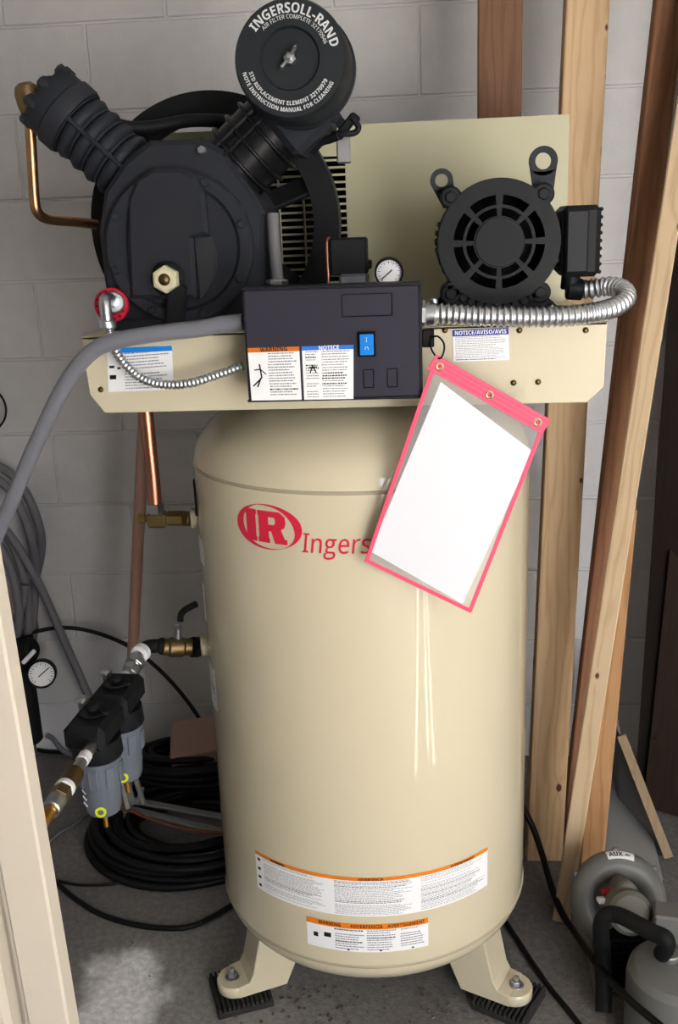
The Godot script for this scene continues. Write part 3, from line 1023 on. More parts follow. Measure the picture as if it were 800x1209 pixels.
	lathe(rg, [Vector2(0.012, 0.0), Vector2(0.0275, 0.0), Vector2(0.0275, 0.010), Vector2(0.0255, 0.012), Vector2(0.017, 0.012), Vector2(0.014, 0.008), Vector2(0.012, 0.008)], along(sg, sg + Vector3(0, 0, 1), Vector3.UP), 40)
	cyl(rg, sg - Vector3(0, 0, 0.03), sg, 0.02, 24)
	var ring := obj("sight_ring", rg, M.red, p)
	ring.set_meta("label", "red ring round the oil switch")
	var nt := begin()
	for i in 14:
		var a := TAU * i / 14.0
		var q := sg + Vector3(cos(a), sin(a), 0) * 0.0222 + Vector3(0, 0, 0.0122)
		box(nt, Vector3(0.004, 0.0022, 0.0014), at(q, Vector3(0, 0, rad_to_deg(a))), 0.0)
	obj("ring_mark", nt, M.ink, p)
	# right hand block of the casting
	var rb := begin()
	var r0 := Vector3(-0.1821, 1.3985, 0.1200)
	var r1 := Vector3(-0.1266, 1.5291, 0.1200)
	box(rb, Vector3(r1.x - r0.x, r1.y - r0.y, 0.12), at(Vector3((r0.x + r1.x) / 2.0, (r0.y + r1.y) / 2.0, 0.06)), 0.006)
	obj("side_block", rb, M.iron, p)
	# left cylinder
	var lc := begin()
	var la := Vector3(-0.3423, 1.5780, 0.0800)
	var lb := Vector3(-0.4439, 1.6743, 0.0800)
	var le := Vector3(-0.4798, 1.7083, 0.0800)
	var lr := 0.0570
	fin_barrel(lc, la, lb, lr, 5, lr * 0.91, 0.0235)
	for e in [[0.1, 0.99]]:
		var f := along(la, lb)
		var ofs: Vector3 = (f.basis.x * e[0] + Vector3(0, 0, 1) * e[1]).normalized() * lr * 0.94
		beam(lc, la + ofs, lb + ofs, 0.007, 0.014, 0.002, ofs)
	obj("cylinder", lc, M.iron, p)
	var lh := begin()
	var lf := along(lb, le)
	var hl := lb.distance_to(le) + 0.012
	lathe(lh, [Vector2(0, 0), Vector2(lr * 1.02, 0), Vector2(lr * 1.06, 0.006), Vector2(lr * 1.06, hl * 0.45), Vector2(lr * 1.0, hl * 0.5), Vector2(lr * 1.0, hl * 0.9), Vector2(lr * 0.92, hl), Vector2(0, hl)], lf, 40)
	for e in [-0.8, -0.25, 0.35, 0.85]:
		for s in [-1.0, 1.0]:
			var q: Vector3 = le + lf.basis.x * lr * e + Vector3(0, 0, s * lr * sqrt(maxf(0.05, 0.75 - e * e)))
			hexa(lh, q, q + lf.basis.y * 0.02, 0.010)
	beam(lh, le + lf.basis.x * lr * -0.5, le + lf.basis.x * lr * 0.55, 0.03, 0.06, 0.006, lf.basis.y)
	obj("cylinder_head", lh, M.iron, p)
	# right cylinder
	var rc := begin()
	var ra := Vector3(-0.2297, 1.5602, 0.0800)
	var rbb := Vector3(-0.1188, 1.6511, 0.0800)
	var re := Vector3(-0.0771, 1.6849, 0.0800)
	var rr2 := 0.0678
	var rf := along(ra, rbb)
	fin_barrel(rc, ra, rbb, rr2, 5, rr2 * 0.88, 0.006)
	for e in [0.2, 0.55]:
		var ofs: Vector3 = (rf.basis.x * (e - 0.75) + Vector3(0, 0, 1) * 0.9).normalized() * rr2 * 0.93
		beam(rc, ra + ofs, rbb + ofs, 0.006, 0.010, 0.002, ofs)
	obj("cylinder", rc, M.gloss_black, p)
	var rh := begin()
	var rl := rbb.distance_to(re) + 0.03
	box(rh, Vector3(rr2 * 1.9, rl, rr2 * 1.8), Transform3D(rf.basis, rbb + rf.basis.y * rl / 2.0), 0.01)
	for e in [-0.85, 0.0, 0.85]:
		for s in [-0.85, 0.85]:
			var q: Vector3 = rbb + rf.basis.y * rl + rf.basis.x * rr2 * e + Vector3(0, 0, rr2 * s)
			hexa(rh, q - rf.basis.y * 0.005, q + rf.basis.y * 0.012, 0.009)
	obj("cylinder_head", rh, M.iron, p)
	# intercooler shroud arching between the two heads
	var ic := begin()
	pipe(ic, [Vector3(-0.4189, 1.6865, 0.0200), Vector3(-0.3765, 1.6713, 0.0200), Vector3(-0.3353, 1.6703, 0.0100), Vector3(-0.2638, 1.6788, 0.0000), Vector3(-0.1595, 1.6671, 0.0200)], 0.011, 12)
	obj("intercooler_tube", ic, M.black_paint, p)
	var eb := begin()
	var eq := Vector3(-0.2224, 1.6190, 0.1650)
	hexa(eb, eq - Vector3(0, 0, 0.02), eq, 0.0065)
	obj("head_bolt", eb, M.steel, p)
	air_filter(c)

func air_filter(c: Node3D) -> void:
	var fc := Vector3(-0.0660, 1.7291, 0.2550)
	var r := 0.0825
	var f := along(fc, fc + Vector3(0, 0, 1), Vector3.UP)
	f.basis = Basis(Vector3(0, 1, 0), deg_to_rad(-2.0)) * Basis(Vector3(1, 0, 0), deg_to_rad(-2.0)) * f.basis
	var st := begin()
	lathe(st, [Vector2(0, -0.105), Vector2(r * 0.98, -0.105), Vector2(r * 1.03, -0.098), Vector2(r * 1.03, -0.085), Vector2(r * 0.99, -0.080), Vector2(r * 0.985, -0.008), Vector2(r * 0.95, 0.0), Vector2(r * 0.52, 0.0), Vector2(r * 0.505, -0.0035), Vector2(r * 0.49, -0.006), Vector2(r * 0.12, -0.006), Vector2(r * 0.09, -0.004), Vector2(0, -0.004)], f, 96, 25)
	var a := obj("air_filter", st, M.filter_paint, c)
	a.set_meta("label", "black drum intake filter with white lettering")
	var wn := begin()
	var q := f * Vector3(0, 0.0, 0)
	var nz := f.basis.y
	cyl(wn, q - nz * 0.004, q + nz * 0.016, 0.004, 12)
	hexa(wn, q - nz * 0.003, q + nz * 0.006, 0.009)
	for s in [-1.0, 1.0]:
		var d: Vector3 = Vector3(0.62, 0.78, 0) * s
		beam(wn, q + d * 0.005 + nz * 0.006, q + d * 0.019 + nz * 0.013, 0.010, 0.004, 0.0015, Vector3(0.78, -0.62, 0))
	obj("wing_nut", wn, M.steel, a)
	var lt := begin()
	# f.basis: y runs out of the face; build right and up in the face plane
	var ux := (Vector3.RIGHT - nz * nz.x).normalized()
	var uy := nz.cross(ux)
	var over := func(rad: float, mid: float) -> Callable:
		return func(x: float, y: float, z: float) -> Vector3:
			var t := x / rad + mid
			return fc + (ux * sin(t) + uy * cos(t)) * (rad + y) + nz * (0.0006 + z)
	var under := func(rad: float, mid: float) -> Callable:
		return func(x: float, y: float, z: float) -> Vector3:
			var t := x / rad + mid
			return fc + (ux * sin(t) - uy * cos(t)) * (rad - y) + nz * (0.0006 + z)
	text(lt, "INGERSOLL-RAND", r * 0.155, 0.0005, over.call(r * 0.80, 0.24), "Droid Sans", 800, 1.0)
	text(lt, "AIR FILTER COMPLETE 32170946", r * 0.066, 0.0005, over.call(r * 0.665, 0.26), "Droid Sans", 500, 1.0)
	text(lt, "STD REPLACEMENT ELEMENT 32170979", r * 0.068, 0.0005, under.call(r * 0.72, -0.14), "Droid Sans", 600, 0.98)
	text(lt, "NOTE INSTRUCTION MANUAL FOR CLEANING", r * 0.068, 0.0005, under.call(r * 0.83, -0.15), "Droid Sans", 600, 0.98)
	obj("lettering", lt, M.print, a)
	# neck to the head, unloader bracket and hooked tube behind it
	var nk := begin()
	var hb := fc - Vector3(-0.01, 0.02, 0.10)
	cyl(nk, hb + Vector3(0.0, -0.01, -0.06), hb, 0.03, 24)
	obj("intake_neck", nk, M.iron, a)
	var br := begin()
	beam(br, Vector3(-0.0155, 1.6330, 0.0900), Vector3(0.0141, 1.6659, 0.0900), 0.014, 0.014, 0.003)
	beam(br, Vector3(0.0060, 1.6663, 0.0900), Vector3(0.0192, 1.6556, 0.0900), 0.014, 0.016, 0.003)
	pipe(br, [Vector3(0.0105, 1.6601, 0.1000), Vector3(0.0195, 1.6472, 0.1000), Vector3(0.0125, 1.6387, 0.1000), Vector3(-0.0051, 1.6382, 0.1000), Vector3(-0.0235, 1.6397, 0.0900)], 0.005, 10)
	pipe(br, [Vector3(-0.0595, 1.6144, 0.0700), Vector3(-0.0440, 1.6286, 0.0800), Vector3(-0.0265, 1.6322, 0.0900), Vector3(-0.0119, 1.6359, 0.1000)], 0.007, 10)
	obj("unloader", br, M.black_paint, c)
	var tb := begin()
	beam(tb, Vector3(-0.0081, 1.6389, 0.0600), Vector3(-0.0083, 1.5958, 0.0600), 0.022, 0.018, 0.002)
	var bd := obj("unloader_body", tb, M.steel, c)
	bd.set_meta("label", "small bright metal block below the intake filter")

func motor(c: Node3D) -> void:
	var m := Node3D.new()
	m.name = "motor"
	c.add_child(m)
	var fc := Vector3(0.2344, 1.4651, 0.2000)
	var r := 0.0940
	var st := begin()
	var back := Vector3(fc.x, fc.y, -0.08)
	lathe(st, [Vector2(0, 0), Vector2(r * 0.8, 0), Vector2(r * 0.97, 0.02), Vector2(r * 0.97, 0.24), Vector2(r * 0.97, 0.262), Vector2(r * 0.9, 0.262), Vector2(r * 0.9, 0.225), Vector2(0, 0.225)], along(back, back + Vector3(0, 0, 1), Vector3.UP), 64)
	# cooling fins along the body
	for i in 40:
		var a := TAU * i / 40.0
		var d := Vector3(cos(a), sin(a), 0)
		if sin(a) > 0.35:
			continue
		var q := back + d * r * 0.985
		beam(st, q + Vector3(0, 0, 0.03), q + Vector3(0, 0, 0.235), 0.008, 0.006, 0.001, d)
	obj("body", st, M.black_paint, m)
	var dk := begin()
	cyl(dk, back + Vector3(0, 0, 0.222), back + Vector3(0, 0, 0.228), r * 0.88, 40, 0.0)
	obj("fan_shroud", dk, M.slot, m)
	# end bell with two rings of vent slots
	var eb := begin()
	var f := Transform3D(Basis(), fc - Vector3(0, 0, 0.012))
	var seg := 80
	var slots := func(i: int, k: int) -> bool:
		if i == 1:
			return k % 10 >= 1 and k % 10 <= 8
		if i == 3:
			return k % 10 >= 1 and k % 10 <= 8
		return false
	polar(eb, [r * 0.36, r * 0.41, r * 0.535, r * 0.585, r * 0.735, r * 0.985], seg, 0.012, f, slots)
	polar(eb, [0.0, r * 0.36], seg, 0.015, f, func(_i, _k): return false)
	polar(eb, [r * 0.90, r * 1.0], seg, 0.03, at(fc - Vector3(0, 0, 0.042)), func(_i, _k): return false)
	obj("end_bell", eb, M.black_paint, m)
	var rm := begin()
	lathe(rm, [Vector2(r * 0.345, 0.0), Vector2(r * 0.36, 0.0015), Vector2(r * 0.375, 0.0015), Vector2(r * 0.39, 0.0)], along(fc + Vector3(0, 0, 0.001), fc + Vector3(0, 0, 1), Vector3.UP), 64)
	obj("hub_ring", rm, M.iron, m)
	# bosses with bolts at the four corners
	for q in [Vector3(0.1620, 1.5333, 0.1900), Vector3(0.3002, 1.5328, 0.1900), Vector3(0.1612, 1.3898, 0.1900), Vector3(0.2979, 1.3880, 0.1900)]:
		var bo := begin()
		cyl(bo, q - Vector3(0, 0, 0.06), q + Vector3(0, 0, 0.008), 0.0165, 20, 0.003)
		hexa(bo, q + Vector3(0, 0, 0.008), q + Vector3(0, 0, 0.013), 0.0095)
		obj("corner_boss", bo, M.black_paint, m)
	# teeth round the lower rim
	for i in 12:
		var a := deg_to_rad(-140.0 + i * 8.2)
		var t := begin()
		var d := Vector3(cos(a), sin(a), 0)
		var q := fc + d * r * 1.035 + Vector3(0, 0, -0.002)
		cyl(t, q - Vector3(0, 0, 0.04), q, 0.0072, 10, 0.002)
		obj("rim_tooth", t, M.black_paint, m)
	for q in [Vector3(0.1435, 1.4694, 0.1900), Vector3(0.1434, 1.4555, 0.1900), Vector3(0.3195, 1.4607, 0.1900), Vector3(0.3198, 1.4482, 0.1900), Vector3(0.3201, 1.4356, 0.1900)]:
		var t := begin()
		cyl(t, q - Vector3(0, 0, 0.03), q + Vector3(0, 0, 0.006), 0.006, 12, 0.002)
		obj("rim_tooth", t, M.black_paint, m)
	# lifting lugs
	for e in [[Vector3(0.1485, 1.5590, 0.1700), Vector3(0.1612, 1.5213, 0.1700), 0.0175, 0.0098], [Vector3(0.3015, 1.5809, 0.1700), Vector3(0.3027, 1.5246, 0.1700), 0.0215, 0.0122]]:
		var ct: Vector3 = e[0]
		var ft: Vector3 = e[1]
		var lg := begin()
		polar(lg, [e[3], e[2]], 32, 0.009, at(ct - Vector3(0, 0, 0.0045)), func(_i, _k): return false)
		var d: Vector3 = (ft - ct).normalized()
		var sd := Vector3(-d.y, d.x, 0)
		var pl := PackedVector2Array()
		for v in [ct + sd * e[2] * 0.96 + d * 0.004, ft + sd * e[2] * 0.62, ft - sd * e[2] * 0.62, ct - sd * e[2] * 0.96 + d * 0.004, ct - sd * e[2] * 0.7 + d * e[3] * 1.05, ct + d * e[3] * 1.2, ct + sd * e[2] * 0.7 + d * e[3] * 1.05]:
			pl.append(Vector2(v.x, v.y))
		prism(lg, pl, 0.009, at(Vector3(0, 0, ct.z - 0.0045)), 0.001)
		obj("lifting_lug", lg, M.iron, m)
	# terminal box
	var jb := begin()
	var j0 := Vector3(0.3323, 1.4076, 0.1700)
	var j1 := Vector3(0.3918, 1.5150, 0.1700)
	var jc := (j0 + j1) / 2.0
	box(jb, Vector3(j1.x - j0.x, j1.y - j0.y, 0.10), at(jc - Vector3(0, 0, 0.05)), 0.008)
	box(jb, Vector3(0.03, (j1.y - j0.y) * 0.7, 0.07), at(jc - Vector3(0.045, 0, 0.06)), 0.004)
	var tbx := obj("terminal_box", jb, M.black_paint, m)
	var jl := begin()
	box(jl, Vector3((j1.x - j0.x) * 0.58, (j1.y - j0.y) * 0.88, 0.008), at(jc + Vector3(-0.007, 0, 0.002)), 0.003)
	obj("box_cover", jl, mat(Color(0.095, 0.10, 0.115), 0.5), m)
	var je := begin()
	for i in 9:
		box(je, Vector3(0.006, 0.006, 0.09), at(Vector3(j1.x, lerpf(j0.y, j1.y, (i + 0.6) / 9.2), jc.z - 0.05)), 0.002)
	obj("box_ridge", je, M.black_paint, m)
	# mounting base
	var mb := begin()
	var y0 := Vector3(0.2367, 1.3299, 0.2000).y
	for z in [0.14, -0.02]:
		var pl := PackedVector2Array()
		for v in [Vector3(0.1596, 1.3897, 0.1500), Vector3(0.1998, 1.3792, 0.1500), Vector3(0.2800, 1.3767, 0.1500), Vector3(0.3064, 1.3851, 0.1500), Vector3(0.3402, 1.3537, 0.1500), Vector3(0.1350, 1.3545, 0.1500)]:
			pl.append(Vector2(v.x, v.y))
		prism(mb, pl, 0.02, at(Vector3(0, 0, z)), 0.002)
	box(mb, Vector3(0.20, 0.012, 0.24), at(Vector3(fc.x, Vector3(0.2402, 1.3540, 0.1500).y, 0.06)), 0.002)
	obj("mounting_base", mb, M.black_paint, m)
	var rl := begin()
	var ry := Vector3(0.2402, 1.3487, 0.1500).y
	box(rl, Vector3(0.26, ry - 1.345, 0.03), at(Vector3(fc.x, (ry + 1.345) / 2.0, 0.15)), 0.002)
	box(rl, Vector3(0.26, ry - 1.345, 0.03), at(Vector3(fc.x, (ry + 1.345) / 2.0, -0.02)), 0.002)
	obj("slide_rail", rl, M.black_paint, m)
	for q in [Vector3(0.1346, 1.3804, 0.2100), Vector3(0.3190, 1.3613, 0.1700)]:
		var bt := begin()
		hexa(bt, q - Vector3(0, 0.008, 0), q, 0.007)
		cyl(bt, q, q + Vector3(0, 0.006, 0), 0.004, 10)
		obj("base_bolt", bt, M.steel, m)

func control_box(c: Node3D) -> void:
	var zf := 0.33
	var tl := Vector3(-0.1401, 1.4147, 0.3300)
	var tr := Vector3(0.1146, 1.4161, 0.3300)
	var br := Vector3(0.1135, 1.2512, 0.3300)
	var bl := Vector3(-0.1453, 1.2533, 0.3300)
	var x0 := (tl.x + bl.x) / 2.0
	var x1 := (tr.x + br.x) / 2.0
	var y0 := (br.y + bl.y) / 2.0
	var y1 := (tr.y + tl.y) / 2.0
	var mid := Vector3((x0 + x1) / 2.0, (y0 + y1) / 2.0, 0)
	var st := begin()
	box(st, Vector3(x1 - x0, y1 - y0, 0.05), at(mid + Vector3(0, 0, zf - 0.025)), 0.004)
	box(st, Vector3(x1 - x0 - 0.012, y1 - y0 - 0.012, 0.04), at(mid + Vector3(0, 0, zf - 0.068)), 0.002)
	var b := obj("switch_box", st, M.box_paint, c)
	b.set_meta("label", "charcoal steel starter box with stickers")
	# raised lip round the lid
	var lip := begin()
	box(lip, Vector3(x1 - x0 + 0.003, 0.004, 0.04), at(Vector3(mid.x, y1, zf - 0.021)), 0.001)
	box(lip, Vector3(x1 - x0 + 0.003, 0.004, 0.04), at(Vector3(mid.x, y0, zf - 0.021)), 0.001)
	box(lip, Vector3(0.004, y1 - y0, 0.04), at(Vector3(x1, mid.y, zf - 0.021)), 0.001)
	obj("lid_edge", lip, mat(Color(0.09, 0.09, 0.11), 0.5), b)
	# pressed outlines
	var fr := func(cx: float, cy: float, w: float, h: float) -> void:
		var k := begin()
		var t := 0.0014
		for s in [-1.0, 1.0]:
			box(k, Vector3(w, t, 0.001), at(Vector3(cx, cy + s * h / 2.0, zf + 0.0002)), 0.0)
			box(k, Vector3(t, h, 0.001), at(Vector3(cx + s * w / 2.0, cy, zf + 0.0002)), 0.0)
		obj("knockout", k, M.slot, b)
	var u := 0.0012
	var q1 := Vector3(0.0379, 1.3877, 0.3300)
	fr.call(q1.x, q1.y, 60 * u, 26 * u)
	var q2 := Vector3(0.0373, 1.2817, 0.3300)
	fr.call(q2.x, q2.y, 12 * u, 22 * u)
	var q3 := Vector3(0.0720, 1.2821, 0.3300)
	fr.call(q3.x, q3.y, 12 * u, 22 * u)
	var sw := begin()
	var sc := Vector3(0.0363, 1.3322, 0.3300)
	box(sw, Vector3(21 * u, 30 * u, 0.006), at(sc + Vector3(0, 0, 0.002)), 0.001)
	var sf := obj("switch_frame", sw, M.slot, b)
	var rk := begin()
	var rp := PackedVector2Array([Vector2(-0.0145, 0), Vector2(0.0145, 0), Vector2(0.0145, 0.009), Vector2(0.0, 0.0045), Vector2(-0.0145, 0.006)])
	prism(rk, rp, 16.5 * u, Transform3D(Basis(Vector3(0, -1, 0), Vector3(0, 0, 1), Vector3(-1, 0, 0)), sc + Vector3(8.25 * u, 0, 0.004)), 0.0008)
	var rocker := obj("rocker", rk, M.blue, b)
	rocker.set_meta("label", "bright blue rocker")
	var ro := begin()
	text(ro, "I", 0.006, 0.0004, func(x, y, z): return sc + Vector3(x, y + 0.007, 0.0115 + z))
	text(ro, "O", 0.006, 0.0004, func(x, y, z): return sc + Vector3(x, y - 0.006, 0.0105 + z))
	obj("switch_mark", ro, M.white, b)
	# two stickers
	var s1 := put("warning_sticker", patch(Vector3(-0.1391, 1.3309, 0.3304), Vector3(-0.0627, 1.3313, 0.3304), Vector3(-0.0627, 1.2528, 0.3304), Vector3(-0.1376, 1.2532, 0.3304)), sticker(256, 256, Color(0.80, 0.42, 0.10), 22, [[0.38, 0.95]], 41, 17), b)
	s1.set_meta("label", "white sticker with an orange heading")
	var s2 := put("warning_sticker", patch(Vector3(-0.0590, 1.3312, 0.3304), Vector3(0.0166, 1.3316, 0.3304), Vector3(0.0140, 1.2523, 0.3304), Vector3(-0.0590, 1.2527, 0.3304)), sticker(256, 256, Color(0.20, 0.45, 0.82), 20, [[0.06, 0.34], [0.38, 0.96]], 43, 18, []), b)
	s2.set_meta("label", "white sticker with a blue heading")
	var pic := begin()
	# falling figure on the first, crouching figure on the second
	var stroke := func(pts: Array, w: float) -> void:
		for i in pts.size() - 1:
			beam(pic, pts[i], pts[i + 1], w, 0.0004, 0.0)
	stroke.call([Vector3(-0.1229, 1.3070, 0.3307), Vector3(-0.1203, 1.2869, 0.3307), Vector3(-0.1337, 1.2747, 0.3307)], 0.0022)
	stroke.call([Vector3(-0.1215, 1.2869, 0.3307), Vector3(-0.1274, 1.2733, 0.3307)], 0.0022)
	stroke.call([Vector3(-0.1310, 1.2984, 0.3307), Vector3(-0.1221, 1.2995, 0.3307), Vector3(-0.1137, 1.2918, 0.3307)], 0.0015)
	stroke.call([Vector3(-0.0483, 1.2926, 0.3307), Vector3(-0.0441, 1.3025, 0.3307), Vector3(-0.0395, 1.2924, 0.3307)], 0.0016)
	stroke.call([Vector3(-0.0504, 1.3001, 0.3307), Vector3(-0.0379, 1.3011, 0.3307)], 0.0014)
	obj("pictogram", pic, M.ink, b)
	var hd := begin()
	var h1 := Vector3(-0.1003, 1.3280, 0.3306)
	var h2 := Vector3(-0.0194, 1.3283, 0.3306)
	text(hd, "WARNING", 0.006, 0.0003, func(x, y, z): return h1 + Vector3(x, y + x * 0.02, z), "Droid Sans", 700)
	obj("heading_lettering", hd, M.ink, b)
	var hd2 := begin()
	text(hd2, "NOTICE", 0.006, 0.0003, func(x, y, z): return h2 + Vector3(x, y + x * 0.02, z), "Droid Sans", 700)
	obj("heading_lettering", hd2, M.white, b)
	# clamp on the right side that the sleeve's loop hangs from
	var cl := begin()
	var k0 := Vector3(0.1246, 1.3350, 0.3000)
	box(cl, Vector3(0.018, 0.026, 0.02), at(k0), 0.002)
	obj("strain_relief", cl, M.rubber, b)

func plumbing(c: Node3D) -> void:
	# big flexible metal conduit to the motor
	var fx := begin()
	flex(fx, [Vector3(0.1337, 1.3677, 0.2850), Vector3(0.1561, 1.3671, 0.2850), Vector3(0.1932, 1.3635, 0.2850), Vector3(0.2426, 1.3608, 0.2850), Vector3(0.3045, 1.3585, 0.2800), Vector3(0.3556, 1.3594, 0.2650), Vector3(0.3991, 1.3646, 0.2400), Vector3(0.4242, 1.3753, 0.2100), Vector3(0.4255, 1.3872, 0.1800), Vector3(0.4079, 1.3914, 0.1550), Vector3(0.3835, 1.3876, 0.1450), Vector3(0.3632, 1.3866, 0.1400)], 0.0142, 0.0092, 0.0016, 18)
	var cd := obj("flexible_conduit", fx, M.galv, c)
	cd.set_meta("label", "thick ribbed metal conduit curling round to the motor")
	var cn := begin()
	cyl(cn, Vector3(0.1113, 1.3684, 0.2850), Vector3(0.1362, 1.3677, 0.2850), 0.017, 24, 0.002)
	hexa(cn, Vector3(0.1151, 1.3683, 0.2850), Vector3(0.1225, 1.3681, 0.2850), 0.021)
	cyl(cn, Vector3(0.1339, 1.3841, 0.2900), Vector3(0.1339, 1.3914, 0.2900), 0.006, 12)
	obj("conduit_connector", cn, M.steel, c)
	var ce := begin()
	cyl(ce, Vector3(0.3446, 1.3885, 0.1400), Vector3(0.3712, 1.3864, 0.1400), 0.017, 24, 0.003)
	cyl(ce, Vector3(0.3500, 1.3870, 0.1400), Vector3(0.3520, 1.4093, 0.1400), 0.015, 24, 0.002)
	obj("conduit_elbow", ce, M.black_paint, c)
	# small conduit from the oil switch to the box
	var e0 := Vector3(-0.3831, 1.3929, 0.2000)
	var fl := begin()
	flex(fl, [Vector3(-0.3656, 1.3638, 0.2620), Vector3(-0.3628, 1.3458, 0.2640), Vector3(-0.3564, 1.3238, 0.2660), Vector3(-0.3400, 1.3003, 0.2700), Vector3(-0.3137, 1.2807, 0.2750), Vector3(-0.2783, 1.2727, 0.2800), Vector3(-0.2384, 1.2751, 0.2850), Vector3(-0.1975, 1.2863, 0.2880), Vector3(-0.1544, 1.2996, 0.2900)], 0.0068, 0.0066, 0.0009, 14)
	var fo := obj("flexible_conduit", fl, M.galv, c)
	fo.set_meta("label", "thin ribbed metal conduit drooping to the switch box")
	var el := begin()
	pipe(el, [Vector3(-0.3754, 1.3915, 0.1850), Vector3(-0.3702, 1.4013, 0.2300), Vector3(-0.3693, 1.4006, 0.2550), Vector3(-0.3674, 1.3844, 0.2620), Vector3(-0.3669, 1.3638, 0.2620)], 0.0095, 16)
	cyl(el, Vector3(-0.3674, 1.3716, 0.2620), Vector3(-0.3674, 1.3587, 0.2620), 0.014, 20, 0.002)
	cyl(el, Vector3(-0.3757, 1.3914, 0.1840), Vector3(-0.3718, 1.3943, 0.2050), 0.017, 24, 0.002)
	var eo := obj("conduit_elbow", el, M.galv, c)
	# pressure switch, thin copper line, gauge behind the box
	var ps := begin()
	var p0 := Vector3(-0.0285, 1.4214, 0.1600)
	var p1 := Vector3(0.0300, 1.4793, 0.1600)
	box(ps, Vector3(p1.x - p0.x, p1.y - p0.y, 0.05), at((p0 + p1) / 2.0 - Vector3(0, 0, 0.025)), 0.003)
	box(ps, Vector3(0.010, 0.014, 0.03), at(Vector3(0.0318, 1.4370, 0.1400)), 0.002)
	obj("pressure_switch", ps, M.black_paint, c)
	var pb := begin()
	var q0 := Vector3(-0.0147, 1.4058, 0.1700)
	var q1 := Vector3(0.0316, 1.4239, 0.1700)
	box(pb, Vector3(q1.x - q0.x, q1.y - q0.y, 0.05), at((q0 + q1) / 2.0 - Vector3(0, 0, 0.025)), 0.004)
	obj("switch_flange", pb, mat(Color(0.45, 0.46, 0.48), 0.45, 0.6), c)
	var cl := begin()
	pipe(cl, [Vector3(-0.0313, 1.3971, 0.1700), Vector3(-0.0313, 1.4299, 0.1700), Vector3(-0.0321, 1.4557, 0.1650), Vector3(-0.0317, 1.4763, 0.1600), Vector3(-0.0284, 1.4799, 0.1500)], 0.0022, 8)
	obj("copper_line", cl, M.copper, c)
	var ga := begin()
	gauge(ga, c, Vector3(0.0657, 1.4250, 0.1900), Vector3(0.05, -0.05, 1).normalized(), 0.0218, "tank_gauge")
	var vt := begin()
	pipe(vt, [Vector3(-0.1172, 1.5206, 0.1500), Vector3(-0.1165, 1.4714, 0.1550), Vector3(-0.1135, 1.4136, 0.1600)], 0.0095, 12)
	obj("breather_tube", vt, M.gray_dark, c)
	var vw := begin()
	hexa(vw, Vector3(-0.1135, 1.4115, 0.1700), Vector3(-0.1131, 1.4194, 0.1700), 0.018)
	obj("tube_nut", vw, M.steel, c)
	# discharge fitting and copper tube on the left head
	var bn := begin()
	var ec := Vector3(-0.5133, 1.7133, 0.0950)
	lathe(bn, [Vector2(0, -0.024), Vector2(0.014, -0.024), Vector2(0.0185, -0.018), Vector2(0.0205, -0.006), Vector2(0.0205, 0.010), Vector2(0.017, 0.020), Vector2(0.010, 0.025), Vector2(0, 0.026)], along(ec, ec + Vector3(-0.15, 1, 0.1)), 24, 30)
	hexa(bn, ec, Vector3(-0.4821, 1.7060, 0.0900), 0.0185)
	cyl(bn, ec, Vector3(-0.4739, 1.7031, 0.0900), 0.015, 20, 0.002)
	obj("discharge_elbow", bn, mat(Color(0.50, 0.42, 0.30), 0.45, 0.9), c)
	var fe := begin()
	hexa(fe, Vector3(-0.5170, 1.6767, 0.0900), Vector3(-0.5160, 1.6960, 0.0900), 0.0165)
	obj("compression_nut", fe, M.steel, c)
	var ct := begin()
	pipe(ct, [Vector3(-0.5174, 1.6845, 0.0900), Vector3(-0.5203, 1.6390, 0.0900), Vector3(-0.5232, 1.5928, 0.0900), Vector3(-0.5250, 1.5553, 0.0900), Vector3(-0.5246, 1.5391, 0.0850), Vector3(-0.5197, 1.5294, 0.0700), Vector3(-0.5068, 1.5248, 0.0500), Vector3(-0.4817, 1.5211, 0.0200), Vector3(-0.4556, 1.5158, -0.0100)], 0.0088, 16)
	obj("copper_tube", ct, M.bronze, c)
	# copper tube from the deck to the check valve
	var dt := begin()
	pipe(dt, [Vector3(-0.3785, 1.2162, 0.0600), Vector3(-0.3767, 1.1857, 0.0600), Vector3(-0.3762, 1.1237, 0.0600), Vector3(-0.3756, 1.0606, 0.0600), Vector3(-0.3768, 1.0125, 0.0600)], 0.0127, 16)
	obj("copper_tube", dt, M.copper, c)
	var dn := begin()
	hexa(dn, Vector3(-0.3760, 1.0027, 0.0600), Vector3(-0.3759, 1.0221, 0.0600), 0.0155)
	obj("compression_nut", dn, M.steel, c)
	var cv := begin()
	box(cv, Vector3(0.0343, 0.0281, 0.026), at(Vector3(-0.3739, 0.9913, 0.0600)), 0.004)
	cyl(cv, Vector3(-0.3960, 0.9932, 0.0600), Vector3(-0.3865, 0.9931, 0.0600), 0.006, 12)
	hexa(cv, Vector3(-0.4103, 0.9934, 0.0600), Vector3(-0.3960, 0.9932, 0.0600), 0.0095)
	hexa(cv, Vector3(-0.3547, 0.9927, 0.0600), Vector3(-0.3246, 0.9923, 0.0600), 0.0145)
	cyl(cv, Vector3(-0.3262, 0.9924, 0.0600), Vector3(-0.3123, 0.9846, 0.0400), 0.014, 20)
	obj("check_valve", cv, M.brass, c)

